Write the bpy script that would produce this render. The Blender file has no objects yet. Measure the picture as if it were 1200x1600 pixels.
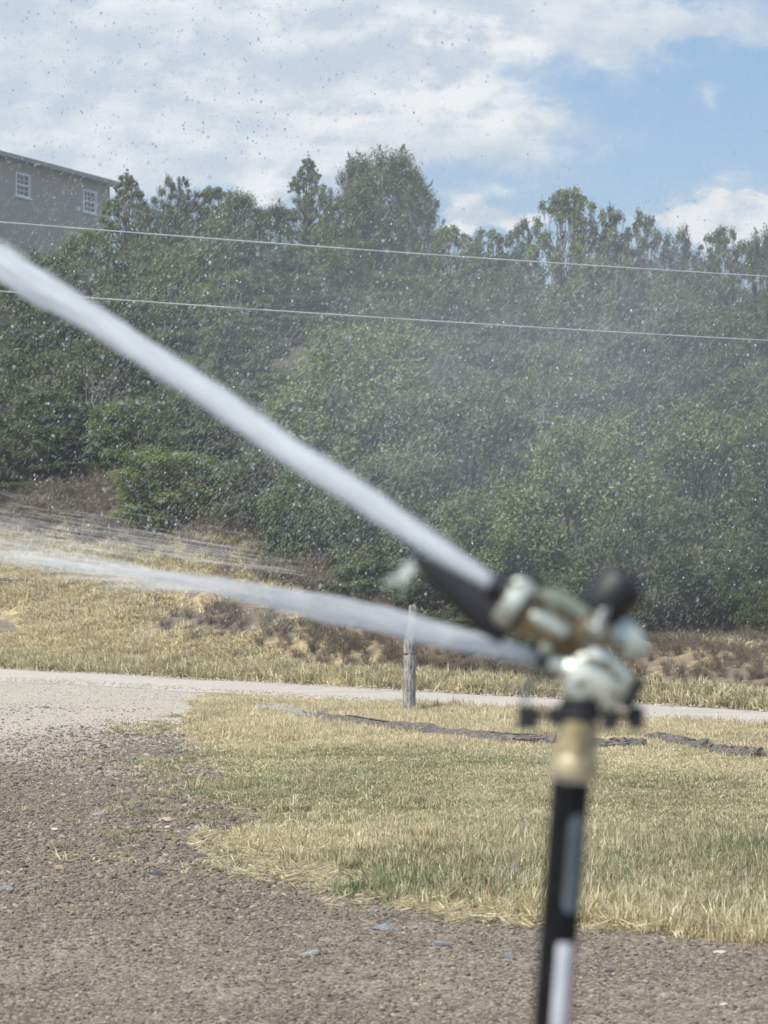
import bpy, math, random
import numpy as np
R = math.radians
rng = np.random.default_rng(7)
random.seed(7)
scene = bpy.context.scene
col = scene.collection

# ------------------------------------------------------------------ camera
CAM_H, FPX, PITCH = 1.6, 3420.0, math.atan(90 / 3420.0)
cam = bpy.data.cameras.new('camera')
cam.sensor_fit = 'HORIZONTAL'; cam.sensor_width = 36; cam.lens = 36 * FPX / 1200
cam.clip_start = 0.05; cam.clip_end = 3000
cam.dof.use_dof = True; cam.dof.focus_distance = 16.0; cam.dof.aperture_fstop = 7.8
camo = bpy.data.objects.new('camera', cam); col.objects.link(camo)
camo.location = (0, 0, CAM_H); camo.rotation_euler = (R(90) + PITCH, 0, 0)
scene.camera = camo

# ------------------------------------------------------------------ sun direction, sky, exposure
SUN_EL = 54.0
SUN_H = (-0.74, -0.68)                      # horizontal direction towards the sun
_n = math.hypot(*SUN_H)
sdir = np.array([SUN_H[0] / _n * math.cos(R(SUN_EL)), SUN_H[1] / _n * math.cos(R(SUN_EL)), math.sin(R(SUN_EL))])
SKY_STRENGTH, SUN_STRENGTH = 0.095, 4.3
scene.view_settings.view_transform = 'Standard'
scene.view_settings.look = 'None'
scene.view_settings.exposure = 0.52
scene.view_settings.gamma = 1.0
scene.view_settings.use_curve_mapping = False
scene.cycles.use_denoising = True
scene.cycles.max_bounces = 6
scene.cycles.diffuse_bounces = 3
scene.cycles.transparent_max_bounces = 24
scene.cycles.transmission_bounces = 5
scene.cycles.volume_bounces = 0
scene.cycles.caustics_reflective = False
scene.cycles.caustics_refractive = False
scene.cycles.sample_clamp_indirect = 6


class NT:
    """tiny node-graph writer"""
    def __init__(self, tree):
        self.t = tree
        for n in list(tree.nodes):
            tree.nodes.remove(n)

    def n(self, typ, ins=None, **props):
        nd = self.t.nodes.new(typ)
        for k, v in props.items():
            setattr(nd, k, v)
        for k, v in (ins or {}).items():
            s = nd.inputs[k]
            if isinstance(v, bpy.types.NodeSocket):
                self.t.links.new(v, s)
            else:
                s.default_value = v
        return nd

    def math(self, op, a, b=0.0, clamp=False):
        return self.n('ShaderNodeMath', {0: a, 1: b}, operation=op, use_clamp=clamp).outputs[0]

    def noise(self, vec, scale, detail=4, rough=0.55, dist=0.0, out='Fac'):
        return self.n('ShaderNodeTexNoise', {'Vector': vec, 'Scale': scale, 'Detail': detail, 'Roughness': rough,
                                             'Distortion': dist}).outputs[out]

    def ramp(self, fac, lo, hi, a=0.0, b=1.0, smooth=True):
        return self.n('ShaderNodeMapRange', {0: fac, 1: lo, 2: hi, 3: a, 4: b}, clamp=True,
                      interpolation_type='SMOOTHSTEP' if smooth else 'LINEAR').outputs[0]

    def mix(self, fac, a, b, blend='MIX'):
        nd = self.t.nodes.new('ShaderNodeMix'); nd.data_type = 'RGBA'; nd.blend_type = blend
        for s, v in ((nd.inputs[0], fac), (nd.inputs[6], a), (nd.inputs[7], b)):
            if isinstance(v, bpy.types.NodeSocket):
                self.t.links.new(v, s)
            else:
                s.default_value = v if isinstance(v, (int, float)) else (*v, 1.0)[:4]
        return nd.outputs[2]

    def colramp(self, fac, stops):
        nd = self.n('ShaderNodeValToRGB', {0: fac})
        cr = nd.color_ramp
        while len(cr.elements) < len(stops):
            cr.elements.new(0.5)
        for e, (p, c) in zip(cr.elements, stops):
            e.position = p; e.color = (*c, 1)
        return nd.outputs[0]


# ---- world: Nishita sky with broken cumulus mixed in by direction
world = bpy.data.worlds.new('World'); scene.world = world; world.use_nodes = True
W = NT(world.node_tree)
sky = W.n('ShaderNodeTexSky', sky_type='NISHITA')
sky.sun_disc = False; sky.sun_elevation = R(SUN_EL); sky.sun_rotation = math.atan2(SUN_H[0], SUN_H[1])
sky.altitude = 2000; sky.air_density = 1.0; sky.dust_density = 0.6; sky.ozone_density = 1.0
tc = W.n('ShaderNodeTexCoord')
sep = W.n('ShaderNodeSeparateXYZ', {0: tc.outputs['Generated']})
DX, DY, DZ = sep.outputs
absy = W.math('MAXIMUM', W.math('ABSOLUTE', DY), 0.15)
# cloud-deck coordinates: stretch sideways near the horizon like real layers do
cu = W.n('ShaderNodeCombineXYZ', {0: W.math('DIVIDE', DX, absy), 1: W.math('DIVIDE', DZ, absy), 2: W.math('MULTIPLY', DY, 0.3)}).outputs[0]
cmap = W.n('ShaderNodeVectorMath', {0: cu, 1: (1.0, 1.7, 1.0)}, operation='MULTIPLY').outputs[0]
warp = W.n('ShaderNodeTexNoise', {'Vector': cmap, 'Scale': 11.0, 'Detail': 6, 'Roughness': .6}).outputs['Color']
wv = W.n('ShaderNodeVectorMath', {0: warp, 1: (0.5, 0.5, 0.5)}, operation='SUBTRACT').outputs[0]
wv = W.n('ShaderNodeVectorMath', {0: wv, 'Scale': 0.075}, operation='SCALE').outputs[0]
cw = W.n('ShaderNodeVectorMath', {0: cu, 1: wv}, operation='ADD').outputs[0]
cws = W.n('ShaderNodeSeparateXYZ', {0: cw})
U, V = cws.outputs[0], cws.outputs[1]


def blob(px, py, rx, ry, amp=1.0):
    """a soft cloud bank centred on a direction (given in picture pixels, radius in pixels)"""
    u0, v0 = (px - 600) / FPX, (890 - py) / FPX
    a = W.math('DIVIDE', W.math('SUBTRACT', U, u0), rx / FPX)
    b = W.math('DIVIDE', W.math('SUBTRACT', V, v0), ry / FPX)
    r2 = W.math('ADD', W.math('MULTIPLY', a, a), W.math('MULTIPLY', b, b))
    g = W.math('EXPONENT', W.math('MULTIPLY', r2, -1.0))
    return W.math('MULTIPLY', g, amp)


fld = None
for b in ((150, 60, 600, 200, 1.15), (140, 205, 460, 95, .8), (560, 60, 260, 90, .75), (1010, 25, 330, 45, 1.0), (660, 190, 230, 52, .9),
          (430, 290, 36, 30, 2.2), (728, 350, 48, 34, 1.2), (826, 352, 50, 30, .9), (1172, 338, 130, 62, 1.75),
          (790, 296, 32, 11, .42), (1110, 126, 16, 18, .5), (725, 45, 150, 60, .6)):
    g = blob(*b)
    fld = g if fld is None else W.math('ADD', fld, g)
n1 = W.noise(cmap, 26, 8, 0.62)
n0 = W.noise(cmap, 7, 3, 0.5)
dens = W.math('ADD', W.math('MULTIPLY', fld, 0.85), W.math('MULTIPLY', W.math('SUBTRACT', n1, 0.5), 0.95))
dens = W.math('ADD', dens, W.math('MULTIPLY', W.math('SUBTRACT', n0, 0.5), 0.8))
# beyond the banks in view the same broken cloud goes on
far = W.ramp(W.math('ADD', W.math('ABSOLUTE', U), W.math('MAXIMUM', W.math('SUBTRACT', V, 0.27), 0.0)), 0.2, 0.5)
farn = W.math('ADD', W.math('MULTIPLY', W.math('SUBTRACT', W.noise(cmap, 2.4, 7, 0.6), 0.5), 3.0), 0.35)
dens = W.math('ADD', W.math('MULTIPLY', dens, W.math('SUBTRACT', 1.0, far)), W.math('MULTIPLY', farn, far))
cov = W.ramp(dens, 0.14, 0.86)
def cl_noise(off):
    v = W.n('ShaderNodeVectorMath', {0: cmap, 1: off}, operation='ADD').outputs[0]
    return W.math('ADD', W.noise(v, 26, 8, 0.62), W.math('MULTIPLY', W.noise(v, 10, 3, 0.5), .9))
relief = W.math('SUBTRACT', cl_noise((0, 0, 0)), cl_noise((-0.006, 0.016, 0)))      # sunny upper-left flanks, grey undersides
bright = W.ramp(relief, -0.17, 0.20)
layer = W.noise(W.n('ShaderNodeMapping', {'Vector': cmap, 'Scale': (1, 3.2, 1)}).outputs[0], 8, 5, .55)
bright = W.math('MULTIPLY', bright, W.ramp(layer, .3, .6, .35, 1.0))
ccol = W.mix(bright, (4.35, 4.95, 5.7), (6.9, 7.05, 7.0))
cumulus = blob(1175, 345, 150, 75, 1.0)
for b_ in ((430, 292, 50, 40), (728, 356, 70, 36), (826, 356, 60, 34), (640, 165, 230, 30), (760, 50, 120, 30), (690, 120, 60, 25)):
    cumulus = W.math('MAXIMUM', cumulus, blob(*b_))
cov = W.math('ADD', W.math('MULTIPLY', cov, W.math('SUBTRACT', 1.0, W.ramp(cumulus, .2, .5))), W.math('MULTIPLY', W.ramp(W.math('ADD', dens, W.math('MULTIPLY', W.math('SUBTRACT', W.noise(cmap, 75, 5, .6), .5), .9)), .38, .66), W.ramp(cumulus, .2, .5)))
ccol = W.mix(W.math('MULTIPLY', W.ramp(cumulus, .25, .7), W.ramp(relief, -.18, .06)), ccol, (7.3, 7.2, 7.15))
cov2 = W.math('MULTIPLY', cov, 0.93)
blue = W.mix(0.78, sky.outputs[0], W.mix(W.ramp(DZ, 0.10, 0.30), (2.9, 4.45, 5.8), (2.0, 3.5, 5.6)))
skycol = W.mix(cov2, blue, ccol)
above = W.ramp(DZ, -0.03, 0.0)
skycol = W.mix(above, (1.6, 1.5, 1.3), skycol)
bg = W.n('ShaderNodeBackground', {'Color': skycol, 'Strength': SKY_STRENGTH})
W.t.links.new(bg.outputs[0], W.n('ShaderNodeOutputWorld').inputs[0])

sun = bpy.data.lights.new('sun', 'SUN'); sun.energy = SUN_STRENGTH; sun.angle = R(0.53); sun.color = (1.0, 0.95, 0.84)
suno = bpy.data.objects.new('sun', sun); col.objects.link(suno)
from mathutils import Vector, Matrix
suno.rotation_euler = Vector(sdir).to_track_quat('Z', 'Y').to_euler()
suno.location = (-20, -12, 40)


# ------------------------------------------------------------------ helpers
def P(px, py, Y):
    """world point at depth Y seen at picture pixel (px,py) of the 1200x1600 frame"""
    u, v = (px - 600) / FPX, (800 - py) / FPX
    d = (u, math.cos(PITCH) - v * math.sin(PITCH), math.sin(PITCH) + v * math.cos(PITCH))
    k = Y / d[1]
    return np.array([d[0] * k, Y, CAM_H + d[2] * k])


def mesh_np(name, V_, F_, mats=None, smooth=False, attrs=None, matidx=None):
    """mesh from arrays; F_ is (n,3) or (n,4) or a list of such"""
    V_ = np.asarray(V_, dtype=np.float32)
    Fs = F_ if isinstance(F_, list) else [F_]
    Fs = [np.asarray(f, dtype=np.int32) for f in Fs if len(f)]
    me = bpy.data.meshes.new(name)
    me.vertices.add(len(V_)); me.vertices.foreach_set('co', V_.ravel())
    loops = np.concatenate([f.ravel() for f in Fs]) if Fs else np.zeros(0, np.int32)
    sizes = np.concatenate([np.full(len(f), f.shape[1], np.int32) for f in Fs]) if Fs else np.zeros(0, np.int32)
    if len(loops):
        me.loops.add(len(loops)); me.loops.foreach_set('vertex_index', loops)
        me.polygons.add(len(sizes))
        me.polygons.foreach_set('loop_start', np.concatenate([[0], np.cumsum(sizes)[:-1]]).astype(np.int32))
        me.polygons.foreach_set('loop_total', sizes)
        me.polygons.foreach_set('use_smooth', np.full(len(sizes), bool(smooth)))
    me.update(calc_edges=True)
    for m in (mats if isinstance(mats, (list, tuple)) else [mats] if mats else []):
        me.materials.append(m)
    if matidx is not None:
        me.polygons.foreach_set('material_index', np.asarray(matidx, np.int32))
    for k, a in (attrs or {}).items():
        at = me.attributes.new(k, 'FLOAT', 'POINT'); at.data.foreach_set('value', np.asarray(a, np.float32))
    return me


def link(o, parent=None):
    col.objects.link(o)
    if parent is not None:
        o.parent = parent
    return o


def tag(o, label=None, cat=None, group=None, kind=None):
    if label: o['label'] = label
    if cat: o['category'] = cat
    if group: o['group'] = group
    if kind: o['kind'] = kind
    return o


def part(name, me, parent=None, loc=None):
    """link a mesh; world-space vertices are re-expressed about the parent's origin"""
    o = bpy.data.objects.new(name, me)
    link(o, parent)
    return o


def empty(name, loc=(0, 0, 0), label=None, cat=None, group=None):
    o = bpy.data.objects.new(name, None); link(o); o.location = loc; o.empty_display_size = 0.1
    return tag(o, label, cat, group)


def tube(pts, rad, n=8, cap=True):
    """tube through points; returns (V, quads, tris)"""
    pts = np.asarray(pts, float); m = len(pts)
    rad = np.broadcast_to(np.asarray(rad, float), (m,))
    tang = np.gradient(pts, axis=0)
    tang /= np.linalg.norm(tang, axis=1, keepdims=True) + 1e-12
    up = np.array([0, 0, 1.0]) if abs(tang[0][2]) < 0.9 else np.array([1.0, 0, 0])
    a = np.cross(tang, up); a /= np.linalg.norm(a, axis=1, keepdims=True) + 1e-9
    b = np.cross(tang, a)
    th = np.arange(n) * 2 * np.pi / n
    V_ = pts[:, None, :] + rad[:, None, None] * (np.cos(th)[None, :, None] * a[:, None, :] + np.sin(th)[None, :, None] * b[:, None, :])
    V_ = V_.reshape(-1, 3)
    i = np.arange(m - 1)[:, None] * n; j = np.arange(n)[None, :]; jn = (j + 1) % n
    Q = np.stack([i + j, i + jn, i + n + jn, i + n + j], -1).reshape(-1, 4)
    T = np.zeros((0, 3), int)
    if cap:
        V_ = np.vstack([V_, pts[0], pts[-1]]); c0, c1 = len(V_) - 2, len(V_) - 1
        jj = np.arange(n); jk = (jj + 1) % n
        T = np.vstack([np.stack([jk, jj, np.full(n, c0)], -1),
                       np.stack([(m - 1) * n + jj, (m - 1) * n + jk, np.full(n, c1)], -1)])
    return V_, Q, T


class Bag:
    """collect shapes into one mesh"""
    def __init__(self):
        self.v, self.q, self.t, self.k = [], [], [], 0
        self.at = []

    def add(self, V_, Q=None, T=None, a=None):
        V_ = np.asarray(V_, float)
        if Q is not None and len(Q): self.q.append(np.asarray(Q, int) + self.k)
        if T is not None and len(T): self.t.append(np.asarray(T, int) + self.k)
        self.v.append(V_); self.k += len(V_)
        self.at.append(np.full(len(V_), 0.0 if a is None else a) if np.ndim(a or 0) == 0 else a)
        return self

    def tube(self, pts, rad, n=8, cap=True, a=None):
        return self.add(*tube(pts, rad, n, cap), a=a)

    def box(self, c, size, rot=None):
        c = np.asarray(c, float); h = np.asarray(size, float) / 2
        v = np.array([[x, y, z] for x in (-1, 1) for y in (-1, 1) for z in (-1, 1)], float) * h
        if rot is not None: v = v @ np.asarray(rot).T
        return self.add(v + c, [[0, 1, 3, 2], [4, 6, 7, 5], [0, 4, 5, 1], [2, 3, 7, 6], [0, 2, 6, 4], [1, 5, 7, 3]])

    def mesh(self, name, mats, smooth=False, attr=None):
        F_ = []
        if self.q: F_.append(np.vstack(self.q))
        if self.t: F_.append(np.vstack(self.t))
        return mesh_np(name, np.vstack(self.v), F_, mats, smooth, {attr: np.concatenate(self.at)} if attr else None)


def smooth_by_angle(me, deg=40):
    try:
        me.polygons.foreach_set('use_smooth', np.ones(len(me.polygons), bool))
        me.set_sharp_from_angle(angle=R(deg))
    except Exception:
        pass
    return me


def vnoise(x, y, s, seed=0):
    """2-D value noise in 0..1"""
    x = np.asarray(x, float) * s + seed * 17.3; y = np.asarray(y, float) * s + seed * 5.7
    xi, yi = np.floor(x).astype(np.int64), np.floor(y).astype(np.int64)
    fx, fy = x - xi, y - yi
    fx = fx * fx * (3 - 2 * fx); fy = fy * fy * (3 - 2 * fy)
    def h(i, j):
        n = (i * 374761393 + j * 668265263 + seed * 974711) & 0x7fffffff
        n = ((n ^ (n >> 13)) * 1274126177) & 0x7fffffff
        return ((n ^ (n >> 16)) & 0xffff) / 65535.0
    a, b, c, d = h(xi, yi), h(xi + 1, yi), h(xi, yi + 1), h(xi + 1, yi + 1)
    return (a * (1 - fx) + b * fx) * (1 - fy) + (c * (1 - fx) + d * fx) * fy


def fbm(x, y, s, oct=4, seed=0):
    r, a, t = 0, 1.0, 0
    for k in range(oct):
        r = r + a * vnoise(x, y, s * 2 ** k, seed + k); t += a; a *= 0.5
    return r / t


def sstep(a, b, x):
    t = np.clip((np.asarray(x, float) - a) / (b - a), 0, 1)
    return t * t * (3 - 2 * t)


# ------------------------------------------------------------------ lie of the land
D_NEAR, D_FAR = 18.7, 20.8                 # the road runs between these two distances along its normal


def road_d(x, y): return 0.701 * x + 0.713 * y


def ground_z(x, y):
    x = np.asarray(x, float); y = np.asarray(y, float)
    s = road_d(x, y) - D_FAR
    zl = np.interp(s, [-1, 0.1, 0.6, 4, 6.3, 20, 44, 70, 300], [0, 0, .14, 1.75, 2.9, 8.6, 15.6, 18, 22])
    zr = np.interp(s, [-1, 0.1, 0.6, 2, 5, 8, 30, 45, 80, 300], [0, 0, .12, .5, .62, 1.1, 6.9, 9.4, 12, 17])
    w = 1 - sstep(-2.5, 5.0, x)
    z = zl * w + zr * (1 - w)
    b = sstep(0.3, 2.0, s)
    z = z + b * (fbm(x, y, 0.55, 4, 3) - .5) * 0.5 + (1 - b) * (fbm(x, y, 0.5, 3, 9) - .5) * 0.05 * sstep(0, 6, np.abs(y) + np.abs(x))
    # mown hump of the lawn towards the road
    return z


LB_Y = [9.0, 9.4, 9.95, 10.7, 11.9, 13.7, 17.6, 21, 25, 27]
LB_X = [3.6, 1.65, .50, -0.05, -.58, -.98, -1.42, -1.8, -2.2, -2.3]


def lawn_f(x, y):
    """>0 inside the lawn (metres from its edge, roughly)"""
    x = np.asarray(x, float); y = np.asarray(y, float)
    e = x - np.interp(y, LB_Y, LB_X)
    e = np.where(y < 9.0, -2.0, e)
    e = np.minimum(e, (y - 9.15) * 2.0 + (fbm(x, y, 1.3, 3, 71) - .5) * 1.2)
    e = e + (fbm(x, y, 1.6, 4, 21) - .5) * .85
    near_road = (D_NEAR - road_d(x, y)) + (fbm(x, y, 1.2, 3, 5) - .5) * 0.5
    return np.minimum(e, near_road)


# ------------------------------------------------------------------ materials
def mat(name):
    m = bpy.data.materials.new(name); m.use_nodes = True
    N = NT(m.node_tree)
    N.out = N.n('ShaderNodeOutputMaterial')
    N.pos = N.n('ShaderNodeNewGeometry').outputs['Position']
    N.obj = N.n('ShaderNodeTexCoord').outputs['Object']
    return m, N


def surf(N, sh): N.t.links.new(sh.outputs[0], N.out.inputs['Surface'])


def principled(N, color, rough=0.8, metal=0.0, bump=None, bstr=0.3, bdist=0.01, spec=0.4, **kw):
    ins = {'Base Color': color if isinstance(color, bpy.types.NodeSocket) else (*color, 1.0), 'Roughness': rough, 'Metallic': metal,
           'Specular IOR Level': spec}
    ins.update(kw)
    p = N.n('ShaderNodeBsdfPrincipled', ins)
    if bump is not None:
        b = N.n('ShaderNodeBump', {'Height': bump, 'Strength': bstr, 'Distance': bdist})
        N.t.links.new(b.outputs[0], p.inputs['Normal'])
    surf(N, p)
    return p


def m_ground():
    m, N = mat('soil')
    lawn = N.n('ShaderNodeAttribute', attribute_name='lawn').outputs['Fac']
    pale = N.n('ShaderNodeAttribute', attribute_name='pale').outputs['Fac']
    bank = N.n('ShaderNodeAttribute', attribute_name='bank').outputs['Fac']
    wood = N.n('ShaderNodeAttribute', attribute_name='wood').outputs['Fac']
    n1 = N.noise(N.pos, 1.1, 5); n2 = N.noise(N.pos, 60, 4, .7); n3 = N.noise(N.pos, 9, 5, .6)
    vor = N.n('ShaderNodeTexVoronoi', {'Vector': N.pos, 'Scale': 75.0, 'Randomness': 1.0})
    peb = N.n('ShaderNodeSeparateColor', {0: vor.outputs['Color']}).outputs[0]
    dirt = N.colramp(N.math('ADD', N.math('MULTIPLY', n1, .5), N.math('MULTIPLY', n3, .5)),
                     [(.36, (.085, .066, .052)), (.5, (.155, .122, .096)), (.62, (.265, .212, .163))])
    dirt = N.mix(N.math('MULTIPLY', N.ramp(peb, .45, .95), .7), dirt, (.42, .38, .32))
    dirt = N.mix(N.math('MULTIPLY', N.ramp(n2, .5, .3), .5), dirt, (.10, .085, .08))
    palec = N.mix(n2, (.34, .305, .265), (.54, .49, .42))
    c = N.mix(N.math('MULTIPLY', pale, N.ramp(n3, .1, .45)), dirt, palec)
    thatch = N.mix(N.ramp(n3, .3, .7), (.24, .195, .12), (.42, .35, .22))
    c = N.mix(N.ramp(N.math('ADD', lawn, N.math('MULTIPLY', N.math('SUBTRACT', n3, .5), .8)), .35, .65), c, thatch)
    bankc = N.mix(N.ramp(N.noise(N.pos, 2.5, 6, .65), .38, .6), (.42, .34, .20), (.23, .175, .12))
    bare = N.n('ShaderNodeAttribute', attribute_name='bare').outputs['Fac']
    bankc = N.mix(N.ramp(N.math('ADD', bare, N.math('MULTIPLY', N.math('SUBTRACT', n3, .5), .9)), .3, .55), bankc, N.mix(n2, (.11, .09, .072), (.23, .19, .15)))
    c = N.mix(bank, c, bankc)
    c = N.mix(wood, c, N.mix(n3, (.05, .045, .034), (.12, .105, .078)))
    h = N.math('ADD', N.math('MULTIPLY', vor.outputs['Distance'], -0.6), N.math('MULTIPLY', n2, 1.0))
    principled(N, c, .93, bump=h, bstr=.7, bdist=.012, spec=.15)
    return m


def m_road():
    m, N = mat('gravel_road')
    n2 = N.noise(N.pos, 70, 4, .7); n3 = N.noise(N.pos, 2.2, 5, .6)
    st = N.n('ShaderNodeMapping', {'Vector': N.pos, 'Rotation': (0, 0, R(45)), 'Scale': (.25, 3.0, 1)}).outputs[0]
    n4 = N.noise(st, 1.2, 4)
    c = N.mix(n2, (.37, .335, .30), (.56, .52, .47))
    c = N.mix(N.math('MULTIPLY', N.ramp(n4, .45, .7), .4), c, (.33, .29, .255))
    c = N.mix(N.math('MULTIPLY', N.ramp(n3, .5, .75), .35), c, (.60, .56, .50))
    principled(N, c, .95, bump=n2, bstr=.8, bdist=.015, spec=.1)
    return m


def m_stone(name='stone'):
    m, N = mat(name)
    r = N.n('ShaderNodeObjectInfo').outputs['Random']
    c = N.colramp(r, [(0, (.06, .06, .06)), (.15, (.15, .135, .12)), (.34, (.28, .24, .19)), (.52, (.20, .178, .155)),
                      (.68, (.38, .32, .24)), (.8, (.22, .165, .125)), (.9, (.24, .245, .24)), (1, (.60, .54, .45))])
    n = N.noise(N.obj, 3.0, 5, .65)
    c = N.mix(.3, c, N.colramp(n, [(.3, (.12, .095, .08)), (.55, (.27, .225, .18)), (.75, (.44, .385, .31))]))
    c = N.n('ShaderNodeHueSaturation', {'Color': c, 'Value': .84, 'Saturation': 1.12}).outputs[0]
    principled(N, c, .85, bump=n, bstr=.4, bdist=.15, spec=.25)
    return m


def m_flat(name, c1, c2, scale=20, rough=.85, bstr=.3, bdist=.01, metal=0.0, spec=.3, stretch=None):
    m, N = mat(name)
    v = N.obj
    if stretch: v = N.n('ShaderNodeMapping', {'Vector': N.obj, 'Scale': stretch}).outputs[0]
    n = N.noise(v, scale, 6, .62)
    principled(N, N.mix(N.ramp(n, .32, .68), c1, c2), rough, metal, bump=n, bstr=bstr, bdist=bdist, spec=spec)
    return m


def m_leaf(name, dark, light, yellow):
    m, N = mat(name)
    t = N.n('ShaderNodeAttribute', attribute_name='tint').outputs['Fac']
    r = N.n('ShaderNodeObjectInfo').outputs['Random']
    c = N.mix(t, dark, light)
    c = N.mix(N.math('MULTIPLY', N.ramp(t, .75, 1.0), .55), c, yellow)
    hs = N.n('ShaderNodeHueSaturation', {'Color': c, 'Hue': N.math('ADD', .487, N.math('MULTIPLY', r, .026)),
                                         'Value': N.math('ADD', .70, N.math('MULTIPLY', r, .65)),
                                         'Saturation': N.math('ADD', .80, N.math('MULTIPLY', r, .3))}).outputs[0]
    d = N.n('ShaderNodeBsdfPrincipled', {'Base Color': hs, 'Roughness': .55, 'Specular IOR Level': .35})
    tr = N.n('ShaderNodeBsdfTranslucent', {'Color': N.mix(.5, hs, (.13, .19, .03))})
    surf(N, N.n('ShaderNodeMixShader', {0: .38, 1: d.outputs[0], 2: tr.outputs[0]}))
    return m


def m_grass():
    m, N = mat('dry_grass')
    g = N.n('ShaderNodeAttribute', attribute_name='green', attribute_type='INSTANCER').outputs['Fac']
    t = N.n('ShaderNodeAttribute', attribute_name='tint').outputs['Fac']
    h = N.n('ShaderNodeAttribute', attribute_name='hgt').outputs['Fac']
    r = N.n('ShaderNodeObjectInfo').outputs['Random']
    straw = N.colramp(t, [(0, (.30, .22, .135)), (.35, (.56, .475, .30)), (.7, (.72, .64, .43)), (1, (.82, .76, .57))])
    grn = N.colramp(t, [(0, (.10, .13, .06)), (.5, (.21, .245, .12)), (1, (.40, .41, .23))])
    f = N.ramp(N.math('ADD', g, N.math('MULTIPLY', N.math('SUBTRACT', N.math('FRACT', N.math('MULTIPLY', t, 7.3)), .5), .85)), .38, .62)
    c = N.mix(f, straw, grn)
    pn = N.noise(N.pos, 1.3, 5, .65)
    c = N.mix(N.math('MULTIPLY', N.ramp(pn, .52, .68), .35), c, N.mix(t, (.20, .145, .09), (.36, .28, .19)))
    c = N.n('ShaderNodeHueSaturation', {'Color': c, 'Value': N.math('ADD', .85, N.math('MULTIPLY', r, .4))}).outputs[0]
    d = N.n('ShaderNodeBsdfPrincipled', {'Base Color': c, 'Roughness': .7, 'Specular IOR Level': .2})
    tr = N.n('ShaderNodeBsdfTranslucent', {'Color': c})
    surf(N, N.n('ShaderNodeMixShader', {0: .42, 1: d.outputs[0], 2: tr.outputs[0]}))
    return m


def m_water_jet():
    m, N = mat('aerated_water')
    op = N.n('ShaderNodeAttribute', attribute_name='opacity').outputs['Fac']
    al = N.n('ShaderNodeAttribute', attribute_name='along').outputs['Fac']
    ar = N.n('ShaderNodeAttribute', attribute_name='around').outputs['Fac']
    v = N.n('ShaderNodeCombineXYZ', {0: N.math('MULTIPLY', al, 3.0), 1: N.math('MULTIPLY', ar, 9.0)}).outputs[0]
    n = N.noise(v, 1.5, 5, .6)
    c = N.mix(n, (.60, .65, .71), (.82, .86, .92))
    d = N.n('ShaderNodeBsdfPrincipled', {'Base Color': c, 'Roughness': .75, 'Specular IOR Level': .15})
    tr = N.n('ShaderNodeBsdfTranslucent', {'Color': c})
    s = N.n('ShaderNodeMixShader', {0: .62, 1: d.outputs[0], 2: tr.outputs[0]})
    a = N.math('MULTIPLY', op, N.ramp(n, .28, .68, .62, 1.15), clamp=True)
    surf(N, N.n('ShaderNodeMixShader', {0: a, 1: N.n('ShaderNodeBsdfTransparent').outputs[0], 2: s.outputs[0]}))
    return m


def m_spray(name, alpha, col_=(.9, .92, .94)):
    m, N = mat(name)
    d = N.n('ShaderNodeBsdfDiffuse', {'Color': (*col_, 1)})
    tr = N.n('ShaderNodeBsdfTranslucent', {'Color': (*col_, 1)})
    s = N.n('ShaderNodeMixShader', {0: .5, 1: d.outputs[0], 2: tr.outputs[0]})
    surf(N, N.n('ShaderNodeMixShader', {0: alpha, 1: N.n('ShaderNodeBsdfTransparent').outputs[0], 2: s.outputs[0]}))
    return m


def m_water_drop():
    m, N = mat('clear_water')
    surf(N, N.n('ShaderNodeBsdfGlass', {'Color': (1, 1, 1, 1), 'Roughness': 0.02, 'IOR': 1.333}))
    return m


M_GROUND, M_ROAD, M_STONE = m_ground(), m_road(), m_stone()
M_LEAF = m_leaf('oak_leaf', (.075, .10, .038), (.175, .215, .08), (.28, .29, .11))
M_LEAF2 = m_leaf('dark_leaf', (.066, .092, .042), (.15, .19, .078), (.22, .24, .10))
M_LEAF3 = m_leaf('bright_leaf', (.085, .115, .04), (.20, .24, .085), (.31, .32, .12))
M_BARK = m_flat('grey_bark', (.07, .062, .055), (.16, .145, .13), 14, .9, .6, .02, stretch=(1, 1, .25))
M_DEAD = m_flat('dead_wood', (.22, .20, .19), (.42, .40, .38), 14, .9, .5, .02, stretch=(1, 1, .25))
M_GRASS = m_grass()
M_TIMBER = m_flat('weathered_timber', (.15, .13, .115), (.40, .375, .345), 5, .9, .8, .03, stretch=(.6, 7, 7))
M_TIMBER_D = m_flat('dark_rotten_timber', (.07, .062, .055), (.27, .245, .22), 9, .92, 1.0, .04, stretch=(.8, 6, 6))
M_POST = m_flat('split_post_wood', (.15, .14, .13), (.47, .45, .43), 9, .92, .9, .03, stretch=(5, 5, .9))
M_STUCCO = m_flat('grey_stucco', (.33, .29, .245), (.39, .345, .295), 9, .95, .4, .03, spec=.1)
M_ROOF = m_flat('grey_shingle', (.13, .13, .13), (.20, .20, .195), 5, .9, .5, .03)
M_FASCIA = m_flat('grey_fascia_paint', (.25, .245, .24), (.30, .295, .285), 3, .7, .1)
M_WHITE = m_flat('white_paint', (.74, .74, .73), (.82, .82, .81), 5, .5, .05)
M_CAST = m_flat('wet_cast_zinc', (.50, .54, .49), (.74, .76, .70), 40, .46, .5, .0015, metal=.72, spec=.6)
M_BRONZE = m_flat('wet_bronze', (.13, .10, .055), (.34, .29, .20), 45, .28, .2, .0006, metal=.75, spec=.6)
M_BRASS = m_flat('brass', (.32, .265, .16), (.55, .485, .34), 50, .6, .15, .0004, metal=.5, spec=.4)
M_BLACK = m_flat('black_plastic', (.010, .011, .014), (.020, .021, .026), 60, .55, .1, .0004, spec=.5)
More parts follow.
